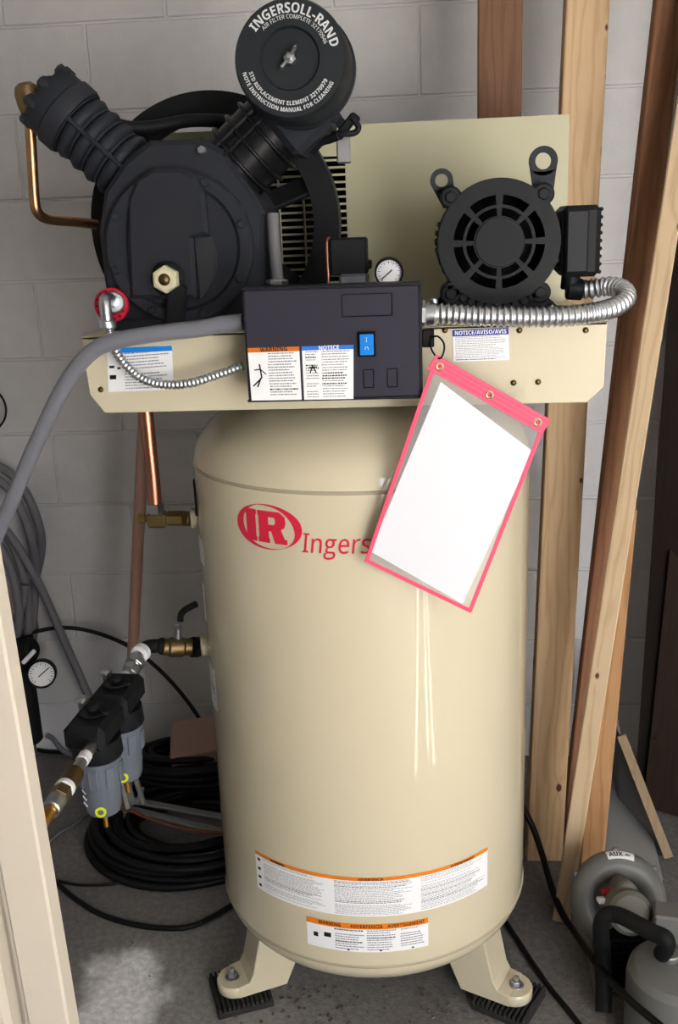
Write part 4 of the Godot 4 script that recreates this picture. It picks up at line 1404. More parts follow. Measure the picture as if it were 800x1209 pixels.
func gauge(st: SurfaceTool, parent: Node3D, p: Vector3, n: Vector3, r: float, called: String) -> Node3D:
	var f := along(p, p + n, Vector3.UP)
	lathe(st, [Vector2(0, -0.035), Vector2(r * 0.4, -0.035), Vector2(r * 0.96, -0.03), Vector2(r * 1.03, -0.024), Vector2(r * 1.03, 0.003), Vector2(r * 0.98, 0.005), Vector2(r * 0.90, 0.003), Vector2(r * 0.90, -0.002), Vector2(0, -0.002)], f, 40)
	var g := obj(called, st, M.black_paint, parent)
	var d := begin()
	lathe(d, [Vector2(r * 0.895, -0.0015), Vector2(0, -0.0015)], f, 40)
	obj("dial", d, M.white, g)
	var k := begin()
	var ux := n.cross(Vector3.UP).normalized() * -1.0
	var uy := n.cross(ux)
	for i in 21:
		var a := deg_to_rad(-45.0 + i * 13.5)
		var v := ux * cos(a) + uy * sin(a)
		beam(k, p + v * r * (0.62 if i % 2 == 0 else 0.72) - n * 0.0008, p + v * r * 0.83 - n * 0.0008, r * 0.035, 0.0004, 0.0, n)
	var nv := (ux * -0.62 + uy * -0.5).normalized() if called == "tank_gauge" else (ux * 0.74 + uy * 0.55).normalized()
	beam(k, p - nv * r * 0.3 + n * 0.0004, p + nv * r * 0.68 + n * 0.0004, r * 0.07, 0.0005, 0.0, n)
	obj("needle", k, M.ink, g)
	return g

# ---------- air line left of the tank: ball valve, two filters, coupler ----------
func build_air_line() -> void:
	var c := thing("filter_line", "pair of grey-bowled air line filters under a black manifold beside the tank", "air filter")
	var hy := Vector3(-0.3308, 0.7202, 0.0200).y
	# ball valve on the tank
	var v := begin()
	hexa(v, Vector3(-0.3411, 0.7184, 0.0200), Vector3(-0.3310, 0.7095, 0.0000), 0.02, 8)
	obj("union_nut", v, M.rubber, c)
	var b := begin()
	cyl(b, Vector3(-0.3959, 0.7273, 0.0400), Vector3(-0.3394, 0.7184, 0.0200), 0.0165, 24, 0.002)
	cyl(b, Vector3(-0.3831, 0.7264, 0.0380), Vector3(-0.3529, 0.7211, 0.0260), 0.0195, 24, 0.004)
	var vb := obj("ball_valve", b, M.brass_old, c)
	var s := begin()
	cyl(s, Vector3(-0.3638, 0.7406, 0.0300), Vector3(-0.3619, 0.7636, 0.0300), 0.0075, 16, 0.001)
	hexa(s, Vector3(-0.3621, 0.7601, 0.0300), Vector3(-0.3611, 0.7724, 0.0300), 0.0085)
	beam(s, Vector3(-0.3602, 0.7636, 0.0300), Vector3(-0.3530, 0.7899, 0.0300), 0.013, 0.003, 0.0)
	obj("valve_stem", s, M.steel, vb)
	var hnd := begin()
	pipe(hnd, [Vector3(-0.3557, 0.7777, 0.0300), Vector3(-0.3529, 0.7917, 0.0300), Vector3(-0.3421, 0.8021, 0.0300), Vector3(-0.3215, 0.8125, 0.0300)], 0.0065, 12)
	obj("lever", hnd, M.rubber, vb)
	var e := begin()
	pipe(e, [Vector3(-0.3924, 0.7291, 0.0400), Vector3(-0.4109, 0.7313, 0.0450), Vector3(-0.4215, 0.7322, 0.0550), Vector3(-0.4244, 0.7306, 0.0750)], 0.0135, 16)
	cyl(e, Vector3(-0.3874, 0.7291, 0.0400), Vector3(-0.4001, 0.7300, 0.0420), 0.0165, 20, 0.003)
	obj("pipe_elbow", e, M.rubber, c)
	for q in [[Vector3(-0.4222, 0.7336, 0.0700), Vector3(-0.4267, 0.7321, 0.0900), 0.0175], [Vector3(-0.4352, 0.7110, 0.1300), Vector3(-0.4383, 0.7074, 0.1370), 0.015]]:
		var t := begin()
		cyl(t, q[0], q[1], q[2], 24, 0.003)
		obj("thread_tape", t, M.teflon, c)
	var un := begin()
	cyl(un, Vector3(-0.4247, 0.7334, 0.0850), Vector3(-0.4354, 0.7099, 0.1350), 0.011, 20)
	hexa(un, Vector3(-0.4267, 0.7284, 0.0970), Vector3(-0.4301, 0.7223, 0.1100), 0.0185, 8)
	hexa(un, Vector3(-0.4307, 0.7207, 0.1140), Vector3(-0.4341, 0.7147, 0.1270), 0.0165, 8)
	obj("pipe_union", un, M.steel, c)
	# manifold: two black modules in a row, coming forward and left
	var my := Vector3(-0.4360, 0.7055, 0.1400).y
	var a := Vector3(-0.4315, 0.7052, 0.1500)
	var z := Vector3(-0.4444, 0.7055, 0.3688)
	a.y = my
	z.y = my
	var ax := (z - a).normalized()
	var sd := Vector3(0, 1, 0).cross(ax).normalized()
	var f := Transform3D(Basis(sd, Vector3.UP, sd.cross(Vector3.UP)), a)
	var len := a.distance_to(z)
	for i in 2:
		var mb := begin()
		var mid := a + ax * len * (0.25 + 0.5 * i)
		box(mb, Vector3(0.070, 0.046, len * 0.485), Transform3D(f.basis, mid), 0.009)
		cyl(mb, mid + Vector3(0, 0.024, 0), mid + Vector3(0, 0.028, 0), 0.024, 24, 0.002)
		lathe(mb, [Vector2(0.0, -0.055), Vector2(0.040, -0.055), Vector2(0.043, -0.05), Vector2(0.041, -0.02), Vector2(0.0, -0.018)], Transform3D(Basis(), mid), 40)
		var mo := obj("filter_head", mb, M.black_paint, c)
		var kn := begin()
		var kp := mid + Vector3(0, 0.028, 0) - sd * 0.0
		cyl(kn, kp, kp + Vector3(0, 0.012, 0), 0.011, 20, 0.004)
		cyl(kn, kp + sd * 0.026 + ax * 0.012, kp + sd * 0.026 + ax * 0.012 + Vector3(0, 0.007, 0), 0.006, 14, 0.002)
		obj("screw_cap", kn, M.rubber, mo)
		var kg := begin()
		var gp := mid + Vector3(0, 0.020, 0) + sd * (-0.026) - ax * 0.02
		hexa(kg, gp, gp + Vector3(0, 0.012, 0), 0.009)
		cyl(kg, gp + Vector3(0, 0.012, 0), gp + Vector3(0, 0.022, 0), 0.0115, 18, 0.003)
		obj("bleed_screw", kg, M.steel, mo)
		# bowl
		var bw := begin()
		var bt := mid + Vector3(0, -0.052, 0)
		lathe(bw, [Vector2(0, -0.112), Vector2(0.018, -0.112), Vector2(0.027, -0.108), Vector2(0.031, -0.098), Vector2(0.0335, -0.055), Vector2(0.036, -0.045), Vector2(0.038, -0.010), Vector2(0.0385, 0.0), Vector2(0, 0.002)], Transform3D(Basis(), bt), 40)
		for k in 8:
			var an := TAU * k / 8.0
			var dv := Vector3(cos(an), 0, sin(an))
			beam(bw, bt + dv * 0.0365 + Vector3(0, -0.05, 0), bt + dv * 0.038 + Vector3(0, -0.012, 0), 0.017, 0.004, 0.0015, dv)
		var bo := obj("bowl", bw, M.gray_bowl, c)
		var fd := Vector3(0.16, 0, 1).normalized()
		var mk := begin()
		var mp := bt + fd * 0.0312 + Vector3(0, -0.094, 0)
		lathe(mk, [Vector2(0.005, 0.0012), Vector2(0.0095, 0.0012), Vector2(0.0095, -0.001)], along(mp, mp + fd, Vector3.UP), 24)
		var mo2 := obj("bowl_mark", mk, M.lime, bo)
		mo2.set_meta("label", "yellow-green ring mark")
		var dr := begin()
		cyl(dr, bt + Vector3(0, -0.11, 0), bt + Vector3(0.001, -0.142, 0.002), 0.0042, 12)
		obj("drain_tube", dr, M.gold, bo)
		var gp2 := begin()
		for k in 3:
			var dv := Vector3(-0.78, 0, 0.62)
			beam(gp2, bt + dv * 0.033 + Vector3(-0.001, -0.058 - k * 0.012, 0), bt + dv * 0.034 + Vector3(0.008, -0.062 - k * 0.012, 0.006), 0.003, 0.002, 0.0005, dv)
		obj("bowl_scale", gp2, M.white, bo)
	# nipple, coupler and brass tail running on towards the door
	var k := Vector3(-0.4297, 0.7055, 0.3957)
	var e2 := Vector3(-0.4306, 0.7055, 0.5894)
	var cx := (e2 - k).normalized()
	var run := k.distance_to(e2)
	k -= Vector3(0, 0.008, 0)
	var seg := func(called: String, f0: float, f1: float, r: float, m: Material, hex := false) -> void:
		var s0 := begin()
		if hex:
			hexa(s0, k + cx * run * f0, k + cx * run * f1, r)
		else:
			cyl(s0, k + cx * run * f0, k + cx * run * f1, r, 24, 0.002)
		obj(called, s0, m, c)
	seg.call("nipple", -0.15, 0.32, 0.0095, M.steel)
	seg.call("thread_tape", 0.0, 0.12, 0.0108, M.teflon)
	seg.call("coupler", 0.28, 0.5, 0.0155, M.brass_old)
	seg.call("thread_tape", 0.48, 0.54, 0.0158, M.teflon)
	seg.call("coupler_nut", 0.54, 0.66, 0.0155, M.brass, true)
	seg.call("coupler_sleeve", 0.66, 0.82, 0.0145, M.steel)
	seg.call("hose_barb", 0.82, 1.1, 0.0095, M.gold)

# ---------- clear sleeve with the blank sheet ----------
func build_sleeve() -> void:
	var zp := 0.335
	var tl := Vector3(0.1351, 1.3155, 0.3350)
	var tr := Vector3(0.2973, 1.2180, 0.3350)
	var br := Vector3(0.1860, 0.9144, 0.3350)
	var bl := Vector3(0.0230, 1.0004, 0.3350)
	var th := 0.0016
	var s := thing("document_sleeve", "clear vinyl document sleeve with a neon pink border hanging on the tank", "document sleeve", Vector3.ZERO)
	var right := (tr - tl).normalized()
	var down := (bl - tl).normalized()
	var fwd := Vector3(0, 0, 1)
	var strip := func(called: String, a: Vector3, b: Vector3, w: float, zz: float, m: Material) -> MeshInstance3D:
		var st := begin()
		beam(st, a + fwd * zz, b + fwd * zz, w, 0.0022, 0.0006, fwd)
		return obj(called, st, m, s)
	var bw := 0.0063
	strip.call("border", bl + right * bw / 2.0, tl + right * bw / 2.0, bw, 0.0, M.pink)
	strip.call("border", br - right * bw / 2.0, tr - right * bw / 2.0, bw, 0.0, M.pink)
	strip.call("border", bl - down * bw / 2.0, br - down * bw / 2.0, bw, 0.0002, M.pink)
	var tw := 0.0245
	var band: MeshInstance3D = strip.call("header_band", tl + down * tw / 2.0 - right * 0.002, tr + down * tw / 2.0 + right * 0.002, tw, 0.0004, M.pink)
	for k in [0.1, 0.36, 0.62, 0.92]:
		var st := begin()
		beam(st, tl + down * tw * k + fwd * 0.0016, tr + down * tw * k + fwd * 0.0016, 0.0011, 0.0006, 0.0, fwd)
		obj("stitching", st, M.pink_thread, band)
	for e in [0.06, 0.5, 0.93]:
		var gr := begin()
		var p: Vector3 = tl.lerp(tr, e) + down * tw * 0.52 + fwd * 0.0012
		lathe(gr, [Vector2(0.0032, -0.002), Vector2(0.0032, 0.0012), Vector2(0.0045, 0.0018), Vector2(0.0064, 0.0006), Vector2(0.0064, -0.0005)], along(p, p + fwd, Vector3.UP), 24)
		obj("grommet", gr, M.eyelet, band)
		var gh := begin()
		cyl(gh, p - fwd * 0.001, p + fwd * 0.0003, 0.0032, 16, 0.0)
		obj("grommet_hole", gh, M.slot, band)
	# front and back sheets of clear vinyl
	for zz in [-0.0012, 0.0008]:
		var vs := begin()
		var o: Vector3 = fwd * zz
		quad(vs, tl + o, tr + o, br + o, bl + o, fwd)
		obj("vinyl_sheet", vs, M.vinyl, s)
	# loop of black cord
	var lp := begin()
	pipe(lp, [Vector3(0.1282, 1.3362, 0.3120), Vector3(0.1379, 1.3398, 0.3250), Vector3(0.1462, 1.3321, 0.3340), Vector3(0.1473, 1.3215, 0.3370), Vector3(0.1423, 1.3097, 0.3385), Vector3(0.1351, 1.3127, 0.3320), Vector3(0.1292, 1.3212, 0.3200), Vector3(0.1282, 1.3325, 0.3120)], 0.0014, 8)
	obj("cord_loop", lp, M.hose_black, s)
	# the sheet inside
	var pa := begin()
	var q := [Vector3(0.1421, 1.2749, 0.3348), Vector3(0.2762, 1.1692, 0.3348), Vector3(0.1730, 0.9299, 0.3348), Vector3(0.0326, 1.0167, 0.3348)]
	for z2 in [0.0, 0.0003]:
		quad(pa, q[0] + fwd * z2, q[1] + fwd * z2, q[2] + fwd * z2, q[3] + fwd * z2, fwd * (z2 - 0.0001))
	for i in 4:
		var j := (i + 1) % 4
		quad(pa, q[i], q[j], q[j] + fwd * 0.0003, q[i] + fwd * 0.0003, (q[i] + q[j]) / 2.0 - (q[0] + q[2]) / 2.0)
	var paper := obj("paper_sheet", pa, M.paper)
	tag(paper, "blank white sheet of paper inside the clear pink-edged sleeve", "paper")

# ---------- things on and along the back wall ----------
func build_wall_gear() -> void:
	# grey conduit from the switch box off to the left
	var g := begin()
	pipe(g, [Vector3(-0.1489, 1.3653, 0.2900), Vector3(-0.1836, 1.3621, 0.2850), Vector3(-0.2201, 1.3563, 0.2800), Vector3(-0.2669, 1.3522, 0.2770), Vector3(-0.3141, 1.3470, 0.2750), Vector3(-0.3556, 1.3400, 0.2720), Vector3(-0.3918, 1.3263, 0.2680), Vector3(-0.4277, 1.2958, 0.2600), Vector3(-0.4640, 1.2507, 0.2500), Vector3(-0.5049, 1.1907, 0.2350), Vector3(-0.5441, 1.1310, 0.2200), Vector3(-0.5877, 1.0615, 0.2000), Vector3(-0.6366, 0.9856, 0.1800), Vector3(-0.7142, 0.8587, 0.1300), Vector3(-0.8015, 0.6811, 0.0800), Vector3(-0.8722, 0.4584, 0.0500), Vector3(-0.9260, 0.1875, 0.0400), Vector3(-0.9836, -0.1303, 0.0300)], 0.0129, 18, 12)
	var go := obj("gray_conduit", g, M.gray_hose)
	tag(go, "smooth thick grey conduit sweeping from the switch box down to the left", "conduit")
	# tie round it
	# hose coil on the wall
	var hc := thing("hose_coil", "coil of grey hose hanging on the block wall at the far left", "hose")
	var r := 0.0125
	var loops := [
		[Vector3(-1.1768, 0.8844, -0.7600), Vector3(-1.1000, 0.9187, -0.7600), Vector3(-1.0133, 0.8912, -0.7600), Vector3(-0.9653, 0.8214, -0.7600), Vector3(-0.9415, 0.7244, -0.7600), Vector3(-0.9524, 0.6474, -0.7700), Vector3(-0.9872, 0.5561, -0.7800), Vector3(-0.9999, 0.4833, -0.7700), Vector3(-0.9962, 0.4228, -0.7600), Vector3(-1.0266, 0.3488, -0.7500), Vector3(-1.1352, 0.2878, -0.7500), Vector3(-1.2723, 0.3200, -0.7550), Vector3(-1.3340, 0.4758, -0.7600), Vector3(-1.3137, 0.6792, -0.7600), Vector3(-1.2603, 0.8137, -0.7600), Vector3(-1.1768, 0.8844, -0.7600)],
		[Vector3(-1.1668, 0.8564, -0.7300), Vector3(-1.0788, 0.8903, -0.7300), Vector3(-1.0120, 0.8610, -0.7300), Vector3(-0.9781, 0.7927, -0.7350), Vector3(-0.9571, 0.6959, -0.7350), Vector3(-0.9665, 0.5940, -0.7450), Vector3(-0.9816, 0.4932, -0.7450), Vector3(-0.9973, 0.4313, -0.7400), Vector3(-1.0363, 0.3817, -0.7350), Vector3(-1.1562, 0.3448, -0.7300), Vector3(-1.2631, 0.3841, -0.7300), Vector3(-1.3013, 0.5388, -0.7300), Vector3(-1.2802, 0.7010, -0.7300), Vector3(-1.2339, 0.8096, -0.7300), Vector3(-1.1668, 0.8564, -0.7300)],
		[Vector3(-1.1206, 0.8004, -0.7150), Vector3(-1.0340, 0.7394, -0.7150), Vector3(-0.9992, 0.6786, -0.7150), Vector3(-0.9832, 0.5802, -0.7150), Vector3(-0.9847, 0.4926, -0.7150), Vector3(-0.9994, 0.4342, -0.7150), Vector3(-1.0583, 0.3777, -0.7150), Vector3(-1.1840, 0.3647, -0.7150), Vector3(-1.2492, 0.4446, -0.7100), Vector3(-1.2522, 0.5839, -0.7100), Vector3(-1.2033, 0.7430, -0.7100), Vector3(-1.1206, 0.8004, -0.7150)],
		[Vector3(-1.1116, 0.7838, -0.6900), Vector3(-1.0391, 0.7114, -0.6900), Vector3(-1.0117, 0.6507, -0.6900), Vector3(-0.9992, 0.5649, -0.6900), Vector3(-1.0057, 0.4777, -0.6900), Vector3(-1.0383, 0.4145, -0.6900), Vector3(-1.1691, 0.3890, -0.6900), Vector3(-1.2416, 0.4785, -0.6900), Vector3(-1.2373, 0.6159, -0.6900), Vector3(-1.1897, 0.7370, -0.6900), Vector3(-1.1116, 0.7838, -0.6900)],
		[Vector3(-0.9766, 0.5857, -0.7000), Vector3(-0.9941, 0.5238, -0.7000), Vector3(-1.0320, 0.4559, -0.7000), Vector3(-1.0716, 0.4153, -0.7000), Vector3(-1.1478, 0.3974, -0.7000)]]
	for l in loops:
		var st := begin()
		pipe(st, l, r, 12)
		obj("hose_loop", st, M.gray_dark, hc)
	var tl := begin()
	pipe(tl, [Vector3(-1.0370, 0.7811, -0.6800), Vector3(-0.9942, 0.7316, -0.6850), Vector3(-0.9593, 0.6527, -0.6900), Vector3(-0.9276, 0.5557, -0.7000), Vector3(-0.8923, 0.4183, -0.7100), Vector3(-0.8567, 0.3022, -0.7100), Vector3(-0.8107, 0.1757, -0.7000), Vector3(-0.7256, 0.0634, -0.6400), Vector3(-0.6634, 0.0340, -0.5800), Vector3(-0.5796, 0.0076, -0.5200), Vector3(-0.4750, -0.0029, -0.4600), Vector3(-0.3561, -0.0118, -0.4200)], 0.0115, 12)
	obj("hose_tail", tl, M.gray_dark, hc)
	var hk := begin()
	beam(hk, Vector3(-1.1001, 0.8732, -0.8000), Vector3(-1.0245, 0.9120, -0.6400), 0.02, 0.02, 0.004)
	obj("wall_hook", hk, M.steel, hc)
	# thin black wire loop at the very left
	var ww := begin()
	pipe(ww, [Vector3(-1.0795, 1.1553, -0.7900), Vector3(-1.0337, 1.1132, -0.7900), Vector3(-1.0099, 1.0806, -0.7900), Vector3(-1.0077, 1.0437, -0.7900), Vector3(-1.0290, 1.0093, -0.7900), Vector3(-1.0956, 0.9590, -0.7900)], 0.003, 8)
	tag(obj("loose_wire", ww, M.hose_black), "thin black loop of wire on the wall above the grey hose coil", "wire")
	# black cord arching across the wall
	var bc := begin()
	pipe(bc, [Vector3(-1.0299, 0.4219, -0.7200), Vector3(-0.9751, 0.4312, -0.7400), Vector3(-0.9083, 0.4329, -0.7600), Vector3(-0.8273, 0.4155, -0.7700), Vector3(-0.7330, 0.3738, -0.7700), Vector3(-0.6517, 0.3080, -0.7650), Vector3(-0.5808, 0.2308, -0.7500), Vector3(-0.5234, 0.1589, -0.7200), Vector3(-0.4895, 0.1093, -0.6800), Vector3(-0.4643, 0.0795, -0.6400)], 0.0058, 10)
	tag(obj("wall_cable", bc, M.hose_black), "black cable arching across the block wall above the twin filters", "cord")
	# leaning copper pipe
	var cp := begin()
	var p0 := Vector3(-0.4980, 1.1471, -0.3600)
	var p1 := Vector3(-0.5823, 0.5480, -0.3600)
	p1 = Vector3(-0.5954, 0.5302, -0.4000)
	var d := (p1 - p0)
	var bot := p0 + d * ((p0.y - 0.001) / -d.y)
	var up_ := p0 - d * (0.16 / -d.y)
	cyl(cp, bot, up_, 0.0136, 20)
	tag(obj("copper_pipe", cp, M.copper_old), "dull brown copper pipe standing behind the bright tube left of the tank", "pipe")
	# regulator with gauge beside the door
	var rg := thing("air_regulator", "black pressure regulator with a round white gauge beside the beige door", "regulator")
	var b := begin()
	var z := -0.70
	cyl(b, Vector3(-1.0227, 0.1070, -0.7000), Vector3(-1.0235, 0.3716, -0.7000), 0.036, 28, 0.006)
	cyl(b, Vector3(-1.0237, 0.3327, -0.7000), Vector3(-1.0225, 0.4356, -0.7000), 0.045, 28, 0.008)
	box(b, Vector3(0.05, 0.05, 0.10), at(Vector3(-1.0497, 0.2779, -0.7600)), 0.004)
	obj("body", b, M.rubber, rg)
	var kb := begin()
	var kp := Vector3(-0.9589, 0.4125, -0.6600)
	cyl(kb, kp - Vector3(0.06, 0.01, 0.0), kp + Vector3(0.006, 0.004, 0.01), 0.033, 24, 0.008)
	cyl(kb, kp + Vector3(-0.01, -0.006, 0.0), kp + Vector3(-0.01, -0.006, 0.03), 0.022, 24, 0.004)
	obj("knob", kb, M.rubber, rg)
	var pn := begin()
	beam(pn, Vector3(-0.9774, 0.3879, -0.6200), Vector3(-0.9395, 0.4253, -0.6200), 0.012, 0.012, 0.003)
	obj("pin", pn, M.white, rg)
	var gs := begin()
	gauge(gs, rg, Vector3(-0.9293, 0.3553, -0.6200), Vector3(0.28, 0.22, 1).normalized(), 0.0380, "pressure_gauge")
	var st2 := begin()
	cyl(st2, Vector3(-0.9342, 0.3487, -0.6500), Vector3(-1.0011, 0.3172, -0.7000), 0.012, 14)
	obj("gauge_stem", st2, M.brass_old, rg)
	var fit := begin()
	cyl(fit, Vector3(-1.0217, 0.1151, -0.7000), Vector3(-1.0228, 0.0661, -0.7000), 0.014, 16)
	obj("outlet_fitting", fit, M.steel, rg)
	# beige door in the left foreground
	build_door()

func build_door() -> void:
	var zf := 0.685
	var a := Vector3(-0.3890, 1.1560, 0.6850)
	var b := Vector3(-0.3694, 0.4443, 0.6850)
	var d := (b - a)
	var foot_ := a + d * (a.y / -d.y)
	var top := a - d * (0.75 / -d.y)
	var yv := (top - foot_).normalized()
	var xv := Vector3(yv.y, -yv.x, 0)
	var h := foot_.distance_to(top)
	var f := Transform3D(Basis(xv, yv, Vector3(0, 0, 1)), foot_ + Vector3(0, 0, 0.035))
	var th := 0.035
	var door := Node3D.new()
	door.name = "door_1"
	add_child(door)
	structure(door)
	var sw := 0.0573
	var w := 0.62
	var st := begin()
	box(st, Vector3(sw, h, th), f * at(Vector3(-sw / 2.0, h / 2.0, -th / 2.0)), 0.003)
	obj("stile", st, M.door, door)
	var s2 := begin()
	box(s2, Vector3(sw, h, th), f * at(Vector3(-w + sw / 2.0, h / 2.0, -th / 2.0)), 0.003)
	obj("stile", s2, M.door, door)
	for y in [0.05, h - 0.05]:
		var s3 := begin()
		box(s3, Vector3(w - 2 * sw, 0.1, th), f * at(Vector3(-w / 2.0, y, -th / 2.0)), 0.003)
		obj("rail", s3, M.door, door)
	# sloping moulding down to the sunken panel
	var m := begin()
	var m0 := 0.018
	var prof := PackedVector2Array([Vector2(0, 0), Vector2(0.001, 0), Vector2(0.001, th - 0.004), Vector2(-0.006, th - 0.006), Vector2(-m0, th - 0.02), Vector2(-m0, 0)])
	prism(m, prof, h - 0.2, f * Transform3D(Basis(Vector3(1, 0, 0), Vector3(0, 0, 1), Vector3(0, -1, 0)), Vector3(-sw, h - 0.1, -th)), 0.0)
	obj("moulding", m, M.door, door)
	var pn := begin()
	box(pn, Vector3(w - 2 * sw, h - 0.2, 0.010), f * at(Vector3(-w / 2.0, h / 2.0, -th + 0.007)), 0.0)
	box(pn, Vector3(w - 2 * sw - 0.06, h - 0.26, 0.02), f * at(Vector3(-w / 2.0, h / 2.0, -th + 0.018)), 0.008)
	obj("panel", pn, M.door, door)

# ---------- things lying on the floor at the left ----------
func build_floor_gear() -> void:
	# big coil of black hose
	var rng := RandomNumberGenerator.new()
	rng.seed = 77
	var cc := Vector3(-0.4990, 0.0000, -0.4173)
	var hc := thing("hose_coil", "large coil of black hose lying on the concrete behind the filters", "hose", Vector3(cc.x, 0, cc.z))
	for ring in 15:
		var st := begin()
		var pts := PackedVector3Array()
		var lay := ring / 5
		var rr := 0.13 + 0.022 * (ring % 5) + rng.randf_range(-0.012, 0.012) + (0.012 if lay == 0 else 0.0)
		var ox := rng.randf_range(-0.012, 0.012)
		var oz := rng.randf_range(-0.012, 0.012)
		var ph := rng.randf_range(0, TAU)
		var y := 0.011 + lay * 0.0205
		for k in 49:
			var a := TAU * k / 48.0
			pts.append(Vector3(ox + cos(a) * rr * 1.12, y + 0.004 * sin(a * 2.0 + ph) + 0.004 * (ring % 2), oz + sin(a) * rr * 0.95 + 0.004 * sin(3.0 * a + ph)))
		tube(st, pts, func(_d): return 0.0102, 10)
		obj("hose_loop", st, M.hose_black, hc)
	# second coil further back
	var c2 := Vector3(-0.5470, 0.0000, -0.7047)
	var h2 := thing("hose_coil", "heap of coiled black cable against the wall under the brown cardboard", "cable", Vector3(c2.x, 0.05, -0.63))
	h2.rotation.x = deg_to_rad(-13.0)
	for ring in 14:
		var st := begin()
		var pts := PackedVector3Array()
		var lay := ring / 4
		var rr := 0.085 + 0.02 * (ring % 4) + rng.randf_range(-0.008, 0.008)
		var ph := rng.randf_range(0, TAU)
		for k in 41:
			var a := TAU * k / 40.0
			pts.append(Vector3(cos(a) * rr * 1.15, 0.01 + lay * 0.019 + 0.003 * sin(a * 2.0 + ph), sin(a) * rr))
		tube(st, pts, func(_d): return 0.0095, 8)
		obj("cable_loop", st, M.hose_black, h2)
	# brown cardboard on top
	var cb := begin()
	var k0 := Vector3(-0.5174, 0.1250, -0.6147)
	box(cb, Vector3(0.20, 0.05, 0.16), at(k0 + Vector3(0.03, 0.025, -0.02), Vector3(8, 12, 4)), 0.004)
	var ko := obj("cardboard_box", cb, M.card)
	tag(ko, "flattened brown cardboard carton on the black cable heap by the tank", "box")
	# aluminium angle frame
	var al := thing("metal_frame", "grey slotted metal bracket lying across the black hose coil", "bracket")
	for e in [[Vector3(-0.5909, 0.2955, -0.2000), Vector3(-0.5684, 0.2328, -0.1700)], [Vector3(-0.5828, 0.2746, -0.2200), Vector3(-0.5623, 0.2312, -0.1900)], [Vector3(-0.5714, 0.2850, -0.2400), Vector3(-0.5417, 0.2252, -0.2000)], [Vector3(-0.5549, 0.2448, -0.2400), Vector3(-0.5577, 0.2249, -0.2000)]]:
		var st := begin()
		beam(st, e[0], e[1], 0.010, 0.010, 0.001)
		obj("strut", st, M.alu, al)
	for e in [[Vector3(-0.6786, 0.0850, -0.4089), Vector3(-0.3708, 0.0850, -0.2986)], [Vector3(-0.6627, 0.0900, -0.4327), Vector3(-0.3812, 0.0900, -0.3555)]]:
		var st := begin()
		beam(st, e[0], e[1], 0.022, 0.006, 0.001, Vector3.UP)
		obj("rail", st, M.alu, al)
	# rust coloured cord over it
	var rc := begin()
	pipe(rc, [Vector3(-0.6967, 0.1000, -0.4004), Vector3(-0.6449, 0.1000, -0.3748), Vector3(-0.5922, 0.1000, -0.3423), Vector3(-0.5191, 0.1000, -0.3078), Vector3(-0.4401, 0.1000, -0.2850), Vector3(-0.3444, 0.1000, -0.2736)], 0.0042, 8)
	tag(obj("rusty_wire", rc, M.rust_cord), "thin rust-brown wire lying across the black hose coil", "wire")
	# black cables on the bare concrete
	var c3 := begin()
	pipe(c3, [Vector3(-0.8604, 0.0070, -0.2726), Vector3(-0.7788, 0.0070, -0.2025), Vector3(-0.7080, 0.0070, -0.1424), Vector3(-0.6310, 0.0070, -0.0915), Vector3(-0.5431, 0.0070, -0.0602), Vector3(-0.4635, 0.0070, -0.0518), Vector3(-0.4120, 0.0070, -0.0620), Vector3(-0.3679, 0.0070, -0.1005), Vector3(-0.3308, 0.0070, -0.1428), Vector3(-0.2755, 0.0070, -0.1933)], 0.0062, 10)
	tag(obj("floor_cable", c3, M.hose_black), "thick black cable curving over the floor in front of the hose coil", "cable")
	var c4 := begin()
	pipe(c4, [Vector3(-0.8204, 0.0050, -0.2233), Vector3(-0.7781, 0.0050, -0.2117), Vector3(-0.7167, 0.0050, -0.1976), Vector3(-0.6457, 0.0050, -0.2030), Vector3(-0.5895, 0.0050, -0.2240), Vector3(-0.5134, 0.0050, -0.2524), Vector3(-0.4165, 0.0050, -0.2886)], 0.0036, 8)
	tag(obj("floor_cable", c4, M.hose_black), "thin black cable between the hose coil and the thicker floor cable", "cable")
	var c5 := begin()
	pipe(c5, [Vector3(-0.8630, 0.0040, -0.3360), Vector3(-0.8556, 0.0040, -0.3760), Vector3(-0.8421, 0.0040, -0.4135), Vector3(-0.8229, 0.0040, -0.4369), Vector3(-0.8060, 0.0040, -0.4683), Vector3(-0.7954, 0.0040, -0.4923), Vector3(-0.7527, 0.0040, -0.5502)], 0.0033, 8)
	tag(obj("floor_cable", c5, M.gray_dark), "short wavy grey wire on the floor below the front filter bowl", "wire")
	var c6 := begin()
	pipe(c6, [Vector3(-1.1556, 0.0100, -0.8985), Vector3(-1.0588, 0.0100, -0.8223), Vector3(-0.9879, 0.0100, -0.8084), Vector3(-0.9067, 0.0100, -0.7999), Vector3(-0.8263, 0.0100, -0.7914)], 0.006, 8)
	tag(obj("floor_cable", c6, M.hose_black), "black cable at the foot of the wall behind the manifold", "cable")
	var c7 := begin()
	pipe(c7, [Vector3(-1.0254, 0.0600, -0.8200), Vector3(-1.0075, 0.0500, -0.8178), Vector3(-0.9837, 0.0300, -0.8033), Vector3(-0.9570, 0.0120, -0.7955), Vector3(-0.9147, 0.0100, -0.7850)], 0.008, 8)
	tag(obj("hose_end", c7, M.gray_dark), "stub of grey hose below the wall regulator", "hose")
	# cables right of the tank
	var c8 := begin()
